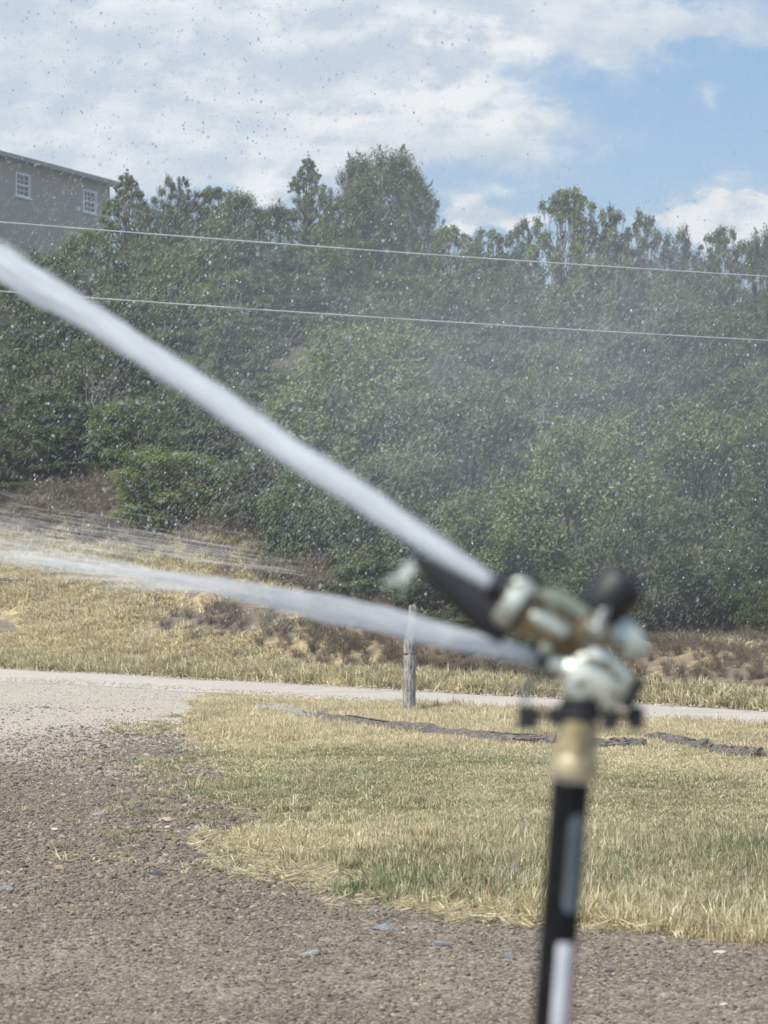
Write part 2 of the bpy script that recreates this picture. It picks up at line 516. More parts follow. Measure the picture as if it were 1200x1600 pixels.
M_PIPE = m_flat('black_painted_pipe', (.004, .004, .005), (.010, .010, .012), 50, .42, .1, .0004, spec=.2)
M_STEEL = m_flat('spring_steel', (.5, .5, .5), (.7, .7, .7), 50, .25, .1, .0003, metal=1.0)
M_DARKSTEEL = m_flat('dark_steel', (.05, .05, .05), (.30, .30, .30), 900, .35, .1, .0003, metal=.8)
M_LABEL_W = m_flat('white_sticker', (.62, .64, .70), (.74, .76, .82), 30, .35, .02, .0002)
M_LABEL_B = m_flat('slate_blue_sticker', (.095, .12, .145), (.14, .17, .20), 30, .35, .02, .0002)
M_RED = m_flat('red_sticker_edge', (.42, .10, .07), (.50, .13, .09), 30, .4, .02, .0002)
M_WIRE = m_flat('aluminium_wire', (.50, .51, .52), (.62, .63, .63), 3, .5, .05, metal=.3)
M_RUST = m_flat('rusty_wire', (.10, .06, .045), (.18, .11, .08), 30, .8, .2)
M_WATER, M_DROP = m_water_jet(), m_water_drop()
M_MIST = m_spray('fine_spray', .20)
M_SPLASH = m_spray('splash_water', .8)


def m_glass():
    m, N = mat('window_glass')
    principled(N, (.05, .06, .07), .04, spec=.7)
    return m


M_GLASS = m_glass()

# ------------------------------------------------------------------ ground and road
xs = np.unique(np.round(np.concatenate([np.linspace(-400, -40, 19), np.linspace(-40, -8, 41), np.arange(-8, -4, .2), np.arange(-4, 5.5, .085),
                                        np.arange(5.5, 10, .22), np.linspace(10, 45, 45), np.linspace(45, 400, 19)]), 4))
ys = np.unique(np.round(np.concatenate([np.linspace(-120, 0, 13), np.linspace(0, 5.5, 16), np.arange(5.5, 27, .085), np.arange(27, 50, .22),
                                        np.linspace(50, 130, 90), np.linspace(130, 700, 30)]), 4))
GX, GY = np.meshgrid(xs, ys)
gx, gy = GX.ravel(), GY.ravel()
gz = ground_z(gx, gy)
nx, ny = len(xs), len(ys)
ii = (np.arange(ny - 1)[:, None] * nx + np.arange(nx - 1)[None, :]).ravel()
GF = np.stack([ii, ii + 1, ii + nx + 1, ii + nx], -1)
dd = road_d(gx, gy)
a_lawn = sstep(-.15, .2, lawn_f(gx, gy))
a_bank = sstep(D_FAR + .05, D_FAR + .35, dd)
a_pale = sstep(14.5, 24, gy + (fbm(gx, gy * .6, 1.0, 3, 4) - .5) * 9) * (1 - a_bank) * .95
sfar = dd - D_FAR
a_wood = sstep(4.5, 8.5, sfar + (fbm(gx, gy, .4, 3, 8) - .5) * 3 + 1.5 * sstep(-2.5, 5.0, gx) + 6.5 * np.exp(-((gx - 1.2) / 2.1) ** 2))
def bare_f(x, s_):
    return (np.exp(-(((x + 2.6) / 1.4) ** 2 + ((s_ - 2.0) / .8) ** 2)) * .95 + np.exp(-(((x - 4.6) / 3.2) ** 2 + ((s_ - 1.2) / .7) ** 2)) * .55
            + np.exp(-(((x + 6.9) / 1.0) ** 2 + ((s_ - 1.6) / .4) ** 2)) * .8 + np.exp(-(((x + 7.2) / 3.0) ** 2 + ((s_ - 6.2) / 1.5) ** 2)) * 1.0)
a_bare = bare_f(gx, sfar)
gz = gz + sstep(.4, 1.0, sfar) * (fbm(gx, gy, 2.2, 3, 15) - .5) * .16
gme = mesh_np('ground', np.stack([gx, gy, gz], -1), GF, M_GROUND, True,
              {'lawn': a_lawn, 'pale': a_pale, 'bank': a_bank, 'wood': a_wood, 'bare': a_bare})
tag(part('ground', gme), kind='structure')

# the gravel road as its own sheet a little above the ground
tt = np.arange(-75, 45, .25); wv_ = np.linspace(0, 1, 15)
TT, WW = np.meshgrid(tt, wv_)
dn = D_NEAR + (fbm(TT, TT * 0, .7, 3, 31) - .5) * .5
df = D_FAR + (fbm(TT, TT * 0 + 9, .9, 3, 32) - .5) * .25
DDm = dn + (df - dn) * WW
rx = .713 * TT + .701 * DDm; ry = -.701 * TT + .713 * DDm
rz = ground_z(rx, ry) + .004 + .035 * np.sin(WW * np.pi) ** .7 + (fbm(rx, ry, 1.5, 3, 14) - .5) * .012 * (WW > 0) * (WW < 1)
m_, k_ = TT.shape
ii = (np.arange(m_ - 1)[:, None] * k_ + np.arange(k_ - 1)[None, :]).ravel()
rme = mesh_np('road', np.stack([rx.ravel(), ry.ravel(), rz.ravel()], -1), np.stack([ii, ii + 1, ii + k_ + 1, ii + k_], -1), M_ROAD, True)
tag(part('road', rme), kind='structure')


# ------------------------------------------------------------------ scatter helper (geometry nodes, for stuff only)
def proto_collection(name, meshes):
    c = bpy.data.collections.new(name)
    for k, me in enumerate(meshes):
        o = bpy.data.objects.new('%s_%02d' % (name, k), me); c.objects.link(o)
    return c


def scatter(name, pts, rot, scl, idx, protos, label, extra=None):
    me = bpy.data.meshes.new(name)
    n = len(pts)
    me.vertices.add(n); me.vertices.foreach_set('co', np.asarray(pts, np.float32).ravel())
    for k, a in (('rot', rot), ('scl', scl)):
        at = me.attributes.new(k, 'FLOAT_VECTOR', 'POINT'); at.data.foreach_set('vector', np.asarray(a, np.float32).ravel())
    at = me.attributes.new('idx', 'INT', 'POINT'); at.data.foreach_set('value', np.asarray(idx, np.int32))
    for k, a in (extra or {}).items():
        at = me.attributes.new(k, 'FLOAT', 'POINT'); at.data.foreach_set('value', np.asarray(a, np.float32))
    o = bpy.data.objects.new(name, me); link(o)
    tag(o, label, None, None, 'stuff')
    t = bpy.data.node_groups.new(name + '_scatter', 'GeometryNodeTree')
    t.interface.new_socket('Geometry', in_out='INPUT', socket_type='NodeSocketGeometry')
    t.interface.new_socket('Geometry', in_out='OUTPUT', socket_type='NodeSocketGeometry')
    gi, go = t.nodes.new('NodeGroupInput'), t.nodes.new('NodeGroupOutput')
    ip = t.nodes.new('GeometryNodeInstanceOnPoints')
    ci = t.nodes.new('GeometryNodeCollectionInfo'); ci.inputs['Collection'].default_value = protos
    ci.inputs['Separate Children'].default_value = True; ci.inputs['Reset Children'].default_value = True
    def na(nm, ty):
        nd = t.nodes.new('GeometryNodeInputNamedAttribute'); nd.data_type = ty; nd.inputs[0].default_value = nm
        return [s for s in nd.outputs if s.enabled][0]
    L = t.links.new
    L(gi.outputs[0], ip.inputs['Points']); L(ci.outputs[0], ip.inputs['Instance'])
    ip.inputs['Pick Instance'].default_value = True
    L(na('idx', 'INT'), ip.inputs['Instance Index']); L(na('rot', 'FLOAT_VECTOR'), ip.inputs['Rotation'])
    L(na('scl', 'FLOAT_VECTOR'), ip.inputs['Scale']); L(ip.outputs[0], go.inputs[0])
    md = o.modifiers.new('scatter', 'NODES'); md.node_group = t
    return o


# ------------------------------------------------------------------ stones
def ico(sub):
    t = (1 + 5 ** .5) / 2
    v = [(-1, t, 0), (1, t, 0), (-1, -t, 0), (1, -t, 0), (0, -1, t), (0, 1, t), (0, -1, -t), (0, 1, -t), (t, 0, -1), (t, 0, 1), (-t, 0, -1), (-t, 0, 1)]
    f = [(0, 11, 5), (0, 5, 1), (0, 1, 7), (0, 7, 10), (0, 10, 11), (1, 5, 9), (5, 11, 4), (11, 10, 2), (10, 7, 6), (7, 1, 8),
         (3, 9, 4), (3, 4, 2), (3, 2, 6), (3, 6, 8), (3, 8, 9), (4, 9, 5), (2, 4, 11), (6, 2, 10), (8, 6, 7), (9, 8, 1)]
    v = [np.array(p, float) / np.linalg.norm(p) for p in v]
    for _ in range(sub):
        c, nf = {}, []
        def mid(a, b):
            k = (min(a, b), max(a, b))
            if k not in c:
                p = v[a] + v[b]; v.append(p / np.linalg.norm(p)); c[k] = len(v) - 1
            return c[k]
        for a, b, d in f:
            x, y, z = mid(a, b), mid(b, d), mid(d, a)
            nf += [(a, x, z), (b, y, x), (d, z, y), (x, y, z)]
        f = nf
    return np.array(v), np.array(f)


def rock_mesh(name, seed, sub=1, m=None, flat=.55):
    r = np.random.default_rng(seed)
    v, f = ico(sub)
    for _ in range(6):                      # slice facets off, like broken stone
        d = r.normal(size=3); d /= np.linalg.norm(d); h = r.uniform(.45, .85)
        o = v @ d - h
        v = v - np.where(o > 0, o, 0)[:, None] * d * .9
    v = v * (1 + r.normal(size=(len(v), 1)) * .05)
    v = v * np.array([r.uniform(.85, 1.2), r.uniform(.6, .9), flat * r.uniform(.7, 1.2)])
    me = mesh_np(name, v, f, m or M_STONE, True)
    return smooth_by_angle(me, 38)


stone_protos = proto_collection('pebble_kinds', [rock_mesh('pebble', 100 + k, 1) for k in range(8)])


def gravel_points(n, y0, y1, r0, r1, power=1.0):
    y = y0 + (y1 - y0) * rng.random(n * 3) ** power
    x = (rng.random(n * 3) * 2 - 1) * (.19 * y + .7)
    ok = (lawn_f(x, y) < rng.normal(0, .10, n * 3) - .02) & (road_d(x, y) < D_NEAR + 1.0)
    x, y = x[ok][:n], y[ok][:n]
    s = r0 + (r1 - r0) * rng.random(len(x)) ** 4
    return x, y, s


gx1 = [gravel_points(80000, 5.6, 11.5, .0026, .015), gravel_points(60000, 10, 17, .0035, .022, .9), gravel_points(52000, 14.5, 34, .007, .024)]
x = np.concatenate([g[0] for g in gx1]); y = np.concatenate([g[1] for g in gx1]); s = np.concatenate([g[2] for g in gx1])
# more and larger loose stones along the worn verge
xb = np.interp(np.linspace(0, 1, 2600) * 0 + rng.uniform(10.5, 24, 2600), LB_Y, LB_X)
yb = rng.uniform(11, 24, 2600); xb = np.interp(yb, LB_Y, LB_X) - np.abs(rng.normal(.1, .55, 2600)) + .1
x = np.concatenate([x, xb]); y = np.concatenate([y, yb]); s = np.concatenate([s, rng.uniform(.010, .034, 2600)])
pale_k = sstep(16, 26, y + rng.normal(0, 1.0, len(y)) + (fbm(x, y * .6, 1.0, 3, 4) - .5) * 9) > rng.random(len(y))
xf, yf, sf = x[pale_k], y[pale_k], s[pale_k] * .8; x, y, s = x[~pale_k], y[~pale_k], s[~pale_k]; nf = len(xf)
pale_protos = proto_collection('pale_pebble_kinds', [rock_mesh('pale_pebble', 160 + k, 1, m_flat('pale_gravel_stone', (.22, .195, .165), (.60, .55, .475), 2.2 + k, .9)) for k in range(3)])
scatter('pale_gravel', np.stack([xf, yf, ground_z(xf, yf) + sf * .12], -1), np.stack([rng.normal(0, .25, nf), rng.normal(0, .25, nf), rng.uniform(0, 6.28, nf)], -1),
        np.stack([sf, sf, sf * .8], -1), rng.integers(0, 3, nf), pale_protos, 'paler gravel where the driveway meets the road')
n = len(x)
z = ground_z(x, y) + s * .12
scatter('gravel', np.stack([x, y, z], -1), np.stack([rng.normal(0, .25, n), rng.normal(0, .25, n), rng.uniform(0, 6.28, n)], -1),
        np.stack([s, s, s], -1) * rng.uniform(.8, 1.2, (n, 3)), rng.integers(0, 8, n), stone_protos,
        'loose brown and grey gravel covering the driveway')
# loose stones on the road itself
nr = 16000
t_ = rng.uniform(-34, -9, nr); d_ = rng.uniform(D_NEAR - .1, D_FAR + .1, nr)
x = .713 * t_ + .701 * d_; y = -.701 * t_ + .713 * d_
s = .006 + .02 * rng.random(nr) ** 4
scatter('road_gravel', np.stack([x, y, ground_z(x, y) + .03], -1), np.stack([rng.normal(0, .2, nr), rng.normal(0, .2, nr), rng.uniform(0, 6.28, nr)], -1),
        np.stack([s, s, s * .9], -1), rng.integers(0, 8, nr), proto_collection('road_pebble_kinds', [
            rock_mesh('road_pebble', 140 + k, 1, m_flat('pale_road_stone', (.30, .27, .24), (.58, .54, .48), 3, .9)) for k in range(2)] * 4),
        'fine pale gravel lying on the road')


def on_ground(px, py, zoff=0.0):
    Y = 5.0
    for Y in np.arange(5, 120, .02):
        p = P(px, py, Y)
        if p[2] <= ground_z(p[0], p[1]) + zoff:
            return np.array([p[0], p[1], float(ground_z(p[0], p[1]))])
    return p


rockc = {}
def rock_col(k):
    if k not in rockc:
        a = {'pale': ((.42, .39, .34), (.62, .58, .52)), 'tan': ((.36, .27, .17), (.55, .43, .29)), 'dark': ((.06, .065, .075), (.13, .135, .15)),
             'slate': ((.16, .17, .175), (.27, .285, .295)), 'grey': ((.24, .23, .22), (.38, .365, .345)), 'green': ((.24, .255, .23), (.34, .36, .325)),
             'brown': ((.16, .12, .10), (.28, .22, .18))}[k]
        rockc[k] = m_flat('%s_rock' % k, a[0], a[1], 6, .85, .5, .03)
    return rockc[k]


ROCKS = [
    (280, 1134, 24, 'pale', 'pale flat rock at the corner where driveway gravel meets the lawn'),
    (333, 1129, 20, 'pale', 'thin pale stone in the grass just left of the fallen logs'),
    (388, 1180, 15, 'pale', 'small white rock lying alone in the greener lawn grass'),
    (216, 1201, 22, 'tan', 'orange tan flat stone in the weedy gravel left of the lawn'),
    (286, 1213, 17, 'tan', 'small cream stone just inside the ragged left lawn edge'),
    (265, 1177, 22, 'dark', 'dark lump of rock, left one of a touching pair on the weedy verge'),
    (290, 1176, 16, 'dark', 'dark lump of rock, right one of a touching pair on the weedy verge'),
    (244, 1369, 34, 'dark', 'blackish flat slate alone on the brown driveway in front of the lawn tip'),
    (12, 1391, 34, 'slate', 'grey slate at the left picture edge on the driveway'),
    (52, 1387, 26, 'slate', 'bluish grey slate just right of the one at the left picture edge'),
    (152, 1274, 24, 'grey', 'long grey stone among the dark driveway gravel'),
    (150, 1281, 20, 'slate', 'blue grey stone touching the front of the long grey stone'),
    (262, 1284, 30, 'tan', 'tan flat stone with a dry tuft beside it at the lawn tip'),
    (264, 1294, 18, 'pale', 'thin pale stone just below the tan flat stone'),
    (280, 1301, 14, 'pale', 'whitish stone, lowest of the three by the bare spot'),
    (92, 1358, 24, 'tan', 'dull tan stone half sunk in the driveway, left of the yellow tuft'),
    (215, 1262, 16, 'dark', 'small dark stone with blue tint in the pebbly strip'),
    (236, 1237, 20, 'grey', 'grey broken stone on top of the pebbly strip'),
    (86, 1297, 16, 'pale', 'small white stone in the middle of the dark gravel'),
    (535, 1415, 22, 'grey', 'flat grey stone on bare soil below the straw edge'),
    (603, 1453, 44, 'slate', 'flat slate slab, larger one in front of the lawn edge'),
    (690, 1478, 36, 'slate', 'dull slate lying left of the bluish stone near the pole'),
    (795, 1497, 30, 'slate', 'bluish stone on the gravel just left of the black pole'),
    (483, 1493, 34, 'green', 'flat greenish stone in the soft foreground gravel'),
    (950, 1518, 20, 'dark', 'dark little stone on the gravel right of the black pole'),
    (1125, 1490, 22, 'pale', 'pale stone in the foreground gravel far right of the pole'),
    (1133, 1572, 18, 'pale', 'whitish stone lowest on the right of the pole'),
    (410, 1492, 16, 'dark', 'dark stone left of the greenish flat stone'),
    (243, 1478, 16, 'pale', 'small pale stone in the foreground gravel below the blackish slate'),
    (650, 1572, 18, 'tan', 'tan pebble in the foreground gravel left of the pole foot'),
    (40, 834, 14, 'tan', 'orange rock on the bare dirt slope beneath the trees'),
    (56, 812, 18, 'pale', 'pale ledge stone, highest on the bare dirt slope'),
    (128, 872, 16, 'pale', 'pale stone on the dirt slope, left one of two side by side'),
    (141, 869, 13, 'pale', 'pale stone on the dirt slope, right one of two side by side'),
]
rock_protos = [rock_mesh('rock', 300 + k, 2, None, .42) for k in range(7)]
for k, (px, py, w, c, lab) in enumerate(ROCKS):
    p = on_ground(px, py)
    me = rock_protos[k % 7].copy(); me.materials.clear(); me.materials.append(rock_col(c))
    o = part('rock', me)
    s_ = w / FPX * p[1] / 2
    o.location = (p[0], p[1], p[2] + s_ * .12); o.scale = (s_, s_ * .9, s_ * (.8 if py > 1000 else 1.3))
    o.rotation_euler = (random.uniform(-.12, .12), random.uniform(-.12, .12), random.uniform(-.5, .5))
    tag(o, lab, 'rock', 'loose rocks on the ground')


# ------------------------------------------------------------------ grass
def tuft(name, seed, nb, h, rad, lean=.35, width=.0035, seedhead=0.0):
    r = np.random.default_rng(seed); Vs, Qs, Ts, tint, hg = [], [], [], [], []
    k = 0
    for _ in range(nb):
        a = r.uniform(0, 6.28); q = rad * math.sqrt(r.random())
        b = np.array([q * math.cos(a), q * math.sin(a), -.01])
        L_ = h * r.uniform(.45, 1.1); la = r.uniform(0, 6.28); ln = abs(r.normal(0, lean))
        d = np.array([math.cos(la), math.sin(la), 0]) * ln
        w = width * r.uniform(.6, 1.3)
        side = np.array([-math.sin(la + r.normal(0, .8)), math.cos(la), 0]) * w
        p1 = b + (d * .35 + [0, 0, .55]) * L_; p2 = b + (d * 1.0 + [0, 0, 1.0 - .3 * ln]) * L_
        Vs += [b - side, b + side, p1 + side * .8, p1 - side * .8, p2]
        Qs.append([k, k + 1, k + 2, k + 3]); Ts.append([k + 3, k + 2, k + 4])
        t = r.random(); tint += [t] * 5; hg += [0, 0, .5, .5, 1]; k += 5
        if r.random() < seedhead:
            u = p2 + d * .02
            for s_ in range(3):
                o_ = np.array([r.normal(0, .004), r.normal(0, .004), -.012 * s_])
                Vs += [u + o_ + [-.004, 0, 0], u + o_ + [.004, 0, 0], u + o_ + [0, 0, .022]]
                Ts.append([k, k + 1, k + 2]); tint += [t] * 3; hg += [1] * 3; k += 3
    return mesh_np(name, np.array(Vs), [np.array(Qs), np.array(Ts)], M_GRASS, False, {'tint': tint, 'hgt': hg})


g_lawn = proto_collection('lawn_tuft_kinds', [tuft('lawn_tuft', 500 + k, 34, 1.0, .8, .8, .045) for k in range(6)])
g_tall = proto_collection('tall_tuft_kinds', [tuft('tall_tuft', 520 + k, 20, 1.0, .34, .5, .020, .25) for k in range(6)])


def lawn_green(x, y):
    g = .20 + .95 * (fbm(x, y, .8, 4, 41) - .5)
    g = g + .27 * np.exp(-((y - 16.2) / 2.4) ** 2) + .45 * np.exp(-((y - 10.9) / .9) ** 2) * sstep(2.0, -.3, x)
    g = g - .35 * sstep(18.5, 21, y) + .25 * np.exp(-((x + 1.7) / .5) ** 2)
    g = g + .4 * np.exp(-(((x - 2.05) / .5) ** 2 + ((y - 12.2) / 1.4) ** 2))
    return g


# close-cropped lawn
nl = 80000
y = rng.uniform(9, 27.5, nl); x = -3.4 + (rng.random(nl)) * (.19 * y + 4.6)
f = lawn_f(x, y) + rng.normal(0, .09, nl)
ok = (f > 0) & (x < .185 * y + .8) & (rng.random(nl) < .25 + .75 * sstep(0, .55, f) * sstep(.34, .47, fbm(x, y, 1.9, 3, 91) + .12 * sstep(.3, 1.5, f)))
x, y, f = x[ok], y[ok], f[ok]
n = len(x)
h = np.interp(y, [9, 10, 12.5, 14.5, 18.5, 21, 24, 27], [.055, .072, .066, .038, .035, .062, .068, .05]) * rng.uniform(.55, 1.3, n) * (.6 + .9 * fbm(x, y, 1.1, 3, 51))
h *= .45 + .55 * sstep(0, .5, f)
wd = np.interp(y, [9, 12, 18, 27], [.06, .065, .085, .12]) * rng.uniform(.8, 1.25, n)
scatter('lawn_grass', np.stack([x, y, ground_z(x, y)], -1), np.stack([rng.normal(0, .08, n), rng.normal(0, .08, n), rng.uniform(0, 6.28, n)], -1),
        np.stack([wd, wd, h * 1.1], -1), rng.integers(0, 6, n), g_lawn, 'dry straw coloured lawn grass with greener patches', {'green': lawn_green(x, y)})
# taller stems: front of the lawn, beside the road, right side
def tall_pts(n, y0, y1, x0=None):
    y = rng.uniform(y0, y1, n); x = (rng.random(n) * 2 - 1) * (.19 * y + .5)
    if x0 is not None: x = np.abs(x) * 1.0
    ok = lawn_f(x, y) > .03
    return x[ok], y[ok]
a = tall_pts(4200, 9.2, 13.2); b = tall_pts(5200, 20.5, 25.8); c = tall_pts(900, 13, 21)
x = np.concatenate([a[0], b[0], c[0]]); y = np.concatenate([a[1], b[1], c[1]])
hh = np.concatenate([rng.uniform(.05, .14, len(a[0])), rng.uniform(.06, .15, len(b[0])), rng.uniform(.06, .12, len(c[0]))])
hh *= .6 + .8 * fbm(x, y, .9, 3, 61)
n = len(x)
wd = np.clip(hh, .08, .2) * rng.uniform(.8, 1.3, n)
scatter('tall_dry_grass', np.stack([x, y, ground_z(x, y)], -1), np.stack([rng.normal(0, .12, n), rng.normal(0, .12, n), rng.uniform(0, 6.28, n)], -1),
        np.stack([wd, wd, hh], -1), rng.integers(0, 6, n), g_tall, 'taller dry grass stems standing in the lawn', {'green': lawn_green(x, y) - .1})
# loose straw lying flat along the edge
ns = 650
y = rng.uniform(9.6, 13.5, ns); x = np.interp(y, LB_Y, LB_X) + rng.normal(.05, .2, ns)
scatter('loose_straw', np.stack([x, y, ground_z(x, y) + .012], -1), np.stack([rng.uniform(1.2, 1.7, ns), rng.normal(0, .2, ns), rng.uniform(0, 6.28, ns)], -1),
        np.stack([rng.uniform(.05, .1, ns)] * 2 + [rng.uniform(.06, .16, ns)], -1), rng.integers(0, 6, ns), g_tall,
        'bleached straw lying along the edge of the lawn', {'green': np.full(ns, -.6)})
# low weeds in the worn gravel
nw = 900
y = rng.uniform(11.5, 24, nw); x = np.interp(y, LB_Y, LB_X) - np.abs(rng.normal(0, .42, nw))
k_ = (fbm(x, y, 1.8, 3, 77) > .5) & ((y < 20) | (x > -2.9))
x, y = x[k_], y[k_]; n = len(x)
scatter('verge_weeds', np.stack([x, y, ground_z(x, y)], -1), np.stack([rng.normal(0, .15, n), rng.normal(0, .15, n), rng.uniform(0, 6.28, n)], -1),
        np.stack([rng.uniform(.05, .09, n)] * 2 + [rng.uniform(.02, .05, n)], -1), rng.integers(0, 6, n), g_lawn,
        'low green weeds creeping into the gravel', {'green': rng.uniform(.2, .9, n)})
# bank beyond the road
nb = 90000
x = rng.uniform(-13, 12, nb); s_ = rng.random(nb) ** 1.1 * 9.0
dd_ = D_FAR + .08 + s_; y = (dd_ - .701 * x) / .713
woodedge = np.where(x < -4.5, 4.8, np.interp(x, [-4.5, -1, 1, 4, 9], [5.6, 4.4, 4.6, 5.2, 5.5]))
bare = bare_f(x, s_)
ok = (s_ < woodedge + rng.normal(0, .5, nb)) & (fbm(x, y, .8, 4, 81) + rng.normal(0, .12, nb) - bare * .75 - .95 * sstep(-2.4, -.2, x) * sstep(.4, .75, s_) * sstep(5.4, 3.4, x) + .5 * sstep(1.5, 3.5, x) * sstep(2.6, 3.4, s_) > .22) & (y < 52)
x, y, s_, bare = x[ok], y[ok], s_[ok], bare[ok]; n = len(x)
h = rng.uniform(.05, .15, n) * (.35 + 1.3 * fbm(x, y, 1.1, 3, 83)) * (1 - .5 * bare)
h = np.where(s_ < .5, rng.uniform(.10, .26, n), h)
gr = np.where(s_ < .6, rng.uniform(.05, .5, n), .05 + .8 * (fbm(x, y, .9, 3, 85) - .5)) + .25 * sstep(3.0, 4.6, s_)
wd = rng.uniform(.13, .22, n)
scatter('bank_grass', np.stack([x, y, ground_z(x, y) - .01], -1), np.stack([rng.normal(0, .15, n), rng.normal(0, .15, n), rng.uniform(0, 6.28, n)], -1),
        np.stack([wd, wd, h], -1), rng.integers(0, 6, n), g_lawn, 'yellow dry grass on the bank beyond the road', {'green': gr})


# ------------------------------------------------------------------ trees
def curve_pts(a, b, sag, r, n=6, wob=.06):
    a, b = np.asarray(a, float), np.asarray(b, float); t = np.linspace(0, 1, n)[:, None]
    L_ = np.linalg.norm(b - a)
    p = a * (1 - t) + b * t + np.array([0, 0, sag * L_]) * (4 * t * (1 - t)) * .5
    p[1:-1] += r.normal(0, wob * L_, (n - 2, 3)) * .6
    return p


def make_tree(seed, shape='oak', leaves=13000, leafm=None, lsize=.05):
    """unit tree: 1 m high, about 1 m wide; returns trunk mesh and crown mesh"""
    r = np.random.default_rng(seed)
    B = Bag()
    clumps = []
    if shape == 'oak':
        for _ in range(96):
            z = r.uniform(.07, .94); ang = r.uniform(0, 6.28)
            rr = .44 * math.sqrt(max(0, 1 - ((z - .46) / .56) ** 2)) * r.uniform(.45, 1.0) * r.uniform(.85, 1.15)
            clumps.append((rr * math.cos(ang), rr * math.sin(ang), z, r.uniform(.05, .125)))
    elif shape == 'open':
        for _ in range(150):
            z = r.uniform(.06, .97); ang = r.uniform(0, 6.28)
            rr = .40 * math.sqrt(max(0, 1 - ((z - .52) / .47) ** 2)) * r.uniform(.2, 1.1)
            clumps.append((rr * math.cos(ang), rr * math.sin(ang), z, r.uniform(.03, .085) * (1.15 - .55 * z)))
    elif shape == 'cone':
        for _ in range(210):
            z = r.uniform(.05, .96); ang = r.uniform(0, 6.28)
            rr = .42 * (1 - z) ** .72 * r.uniform(.45, 1.12)
            clumps.append((rr * math.cos(ang), rr * math.sin(ang), z, r.uniform(.022, .055) * (1.2 - .8 * z)))
        for z in np.linspace(.8, 1.02, 9): clumps.append((r.normal(0, .008), r.normal(0, .008), z, .032 - .024 * (z - .8) / .22))
    if shape == 'oak':                     # thin leading shoots that stand above the crown
        for _ in range(26):
            b_ = clumps[r.integers(len(clumps))]
            if b_[2] < .62: continue
            for q in range(3): clumps.append((b_[0] * (1 + .08 * q) + r.normal(0, .008), b_[1] * (1 + .08 * q) + r.normal(0, .008), b_[2] + b_[3] * .7 + .012 * q, .018 - .003 * q))
    nst = {'oak': 4, 'open': 2, 'cone': 1}[shape]
    stems = []
    for k in range(nst):
        a = r.uniform(0, 6.28); top = np.array([.16 * math.cos(a), .16 * math.sin(a), .72]) if nst > 1 else np.array([0, 0, .93])
        pts = curve_pts((.03 * math.cos(a), .03 * math.sin(a), -.04), top, 0, r, 9, .03)
        stems.append(pts); B.tube(pts, np.linspace(.017 if nst > 1 else .022, .004, 9), 7)
    for (x, y, z, rc) in clumps:
        if rc < .0185: continue
        st = stems[r.integers(nst)]; zi = int(np.clip((z * .62) / .95 * 9, 1, 7))
        B.tube(curve_pts(st[zi], (x, y, z), -.15, r, 5, .07), np.linspace(.0062, .0015, 5), 4, False)
        for _ in range(3):
            o_ = r.normal(0, rc * .6, 3)
            B.tube(curve_pts(np.array([x, y, z]) * .85 + st[zi] * .15, np.array([x, y, z]) + o_, 0, r, 3, .08), np.linspace(.002, .0008, 3), 3, False)
    trunk = B.mesh('trunk', M_BARK, True)
    cl = np.array(clumps); wgt = cl[:, 3] ** 2; wgt /= wgt.sum()
    ci = r.choice(len(cl), leaves, p=wgt)
    d = r.normal(size=(leaves, 3)); d /= np.linalg.norm(d, axis=1, keepdims=True)
    rad = cl[ci, 3] * r.random(leaves) ** .5 * r.uniform(.6, 1.55, leaves)
    c = cl[ci, :3] + d * rad[:, None] * np.array([1, 1, .78])
    # small sprigs: pull leaves towards random sprig points so that gaps open
    k = r.integers(0, leaves, leaves); near = (ci[k] == ci)
    c = np.where(near[:, None] & (r.random(leaves) < .5)[:, None], c * .5 + c[k] * .5, c)
    nrm = d * .5 + r.normal(size=(leaves, 3)) * .6 + np.array([0, 0, .55]); nrm /= np.linalg.norm(nrm, axis=1, keepdims=True)
    u = np.cross(nrm, r.normal(size=(leaves, 3))); u /= np.linalg.norm(u, axis=1, keepdims=True)
    w = np.cross(nrm, u)
    L_ = lsize * .26 * r.uniform(.6, 1.3, leaves)[:, None]
    v = np.stack([c - u * L_, c + w * L_ * .5, c + u * L_ * 1.1 - nrm * L_ * .3, c - w * L_ * .5], 1).reshape(-1, 3)
    q = np.arange(leaves * 4).reshape(-1, 4)
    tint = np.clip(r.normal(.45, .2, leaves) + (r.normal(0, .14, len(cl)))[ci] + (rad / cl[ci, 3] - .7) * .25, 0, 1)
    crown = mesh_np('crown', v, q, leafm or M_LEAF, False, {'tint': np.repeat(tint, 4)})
    return trunk, crown


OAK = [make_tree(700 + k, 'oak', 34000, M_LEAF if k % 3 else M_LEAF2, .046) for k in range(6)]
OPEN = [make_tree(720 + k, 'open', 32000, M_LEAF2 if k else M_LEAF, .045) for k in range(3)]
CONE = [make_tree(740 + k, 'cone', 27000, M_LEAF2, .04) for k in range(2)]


def bare_mesh(seed, depth=5):
    r = np.random.default_rng(seed); B = Bag()
    def grow(p, d, L_, rad, lv):
        q = p + d * L_
        pts = curve_pts(p, q, 0, r, 4, .10); q = pts[-1]
        B.tube(pts, np.linspace(rad, rad * .62, 4), 5 if lv < 2 else 3, False)
        if lv >= depth: return
        for _ in range(3 if lv < 4 else 2):
            nd = d + r.normal(0, .48, 3) + np.array([0, 0, .12]); nd /= np.linalg.norm(nd)
            grow(pts[r.integers(2, 4)], nd, L_ * r.uniform(.55, .85), rad * .58, lv + 1)
    for k in range(3):
        a = r.uniform(0, 6.28); d = np.array([.3 * math.cos(a), .3 * math.sin(a), 1]); d /= np.linalg.norm(d)
        grow(np.array([.03 * math.cos(a), .03 * math.sin(a), -.03]), d, .30, .013, 0)
    return B.mesh('branches', M_DEAD, True)


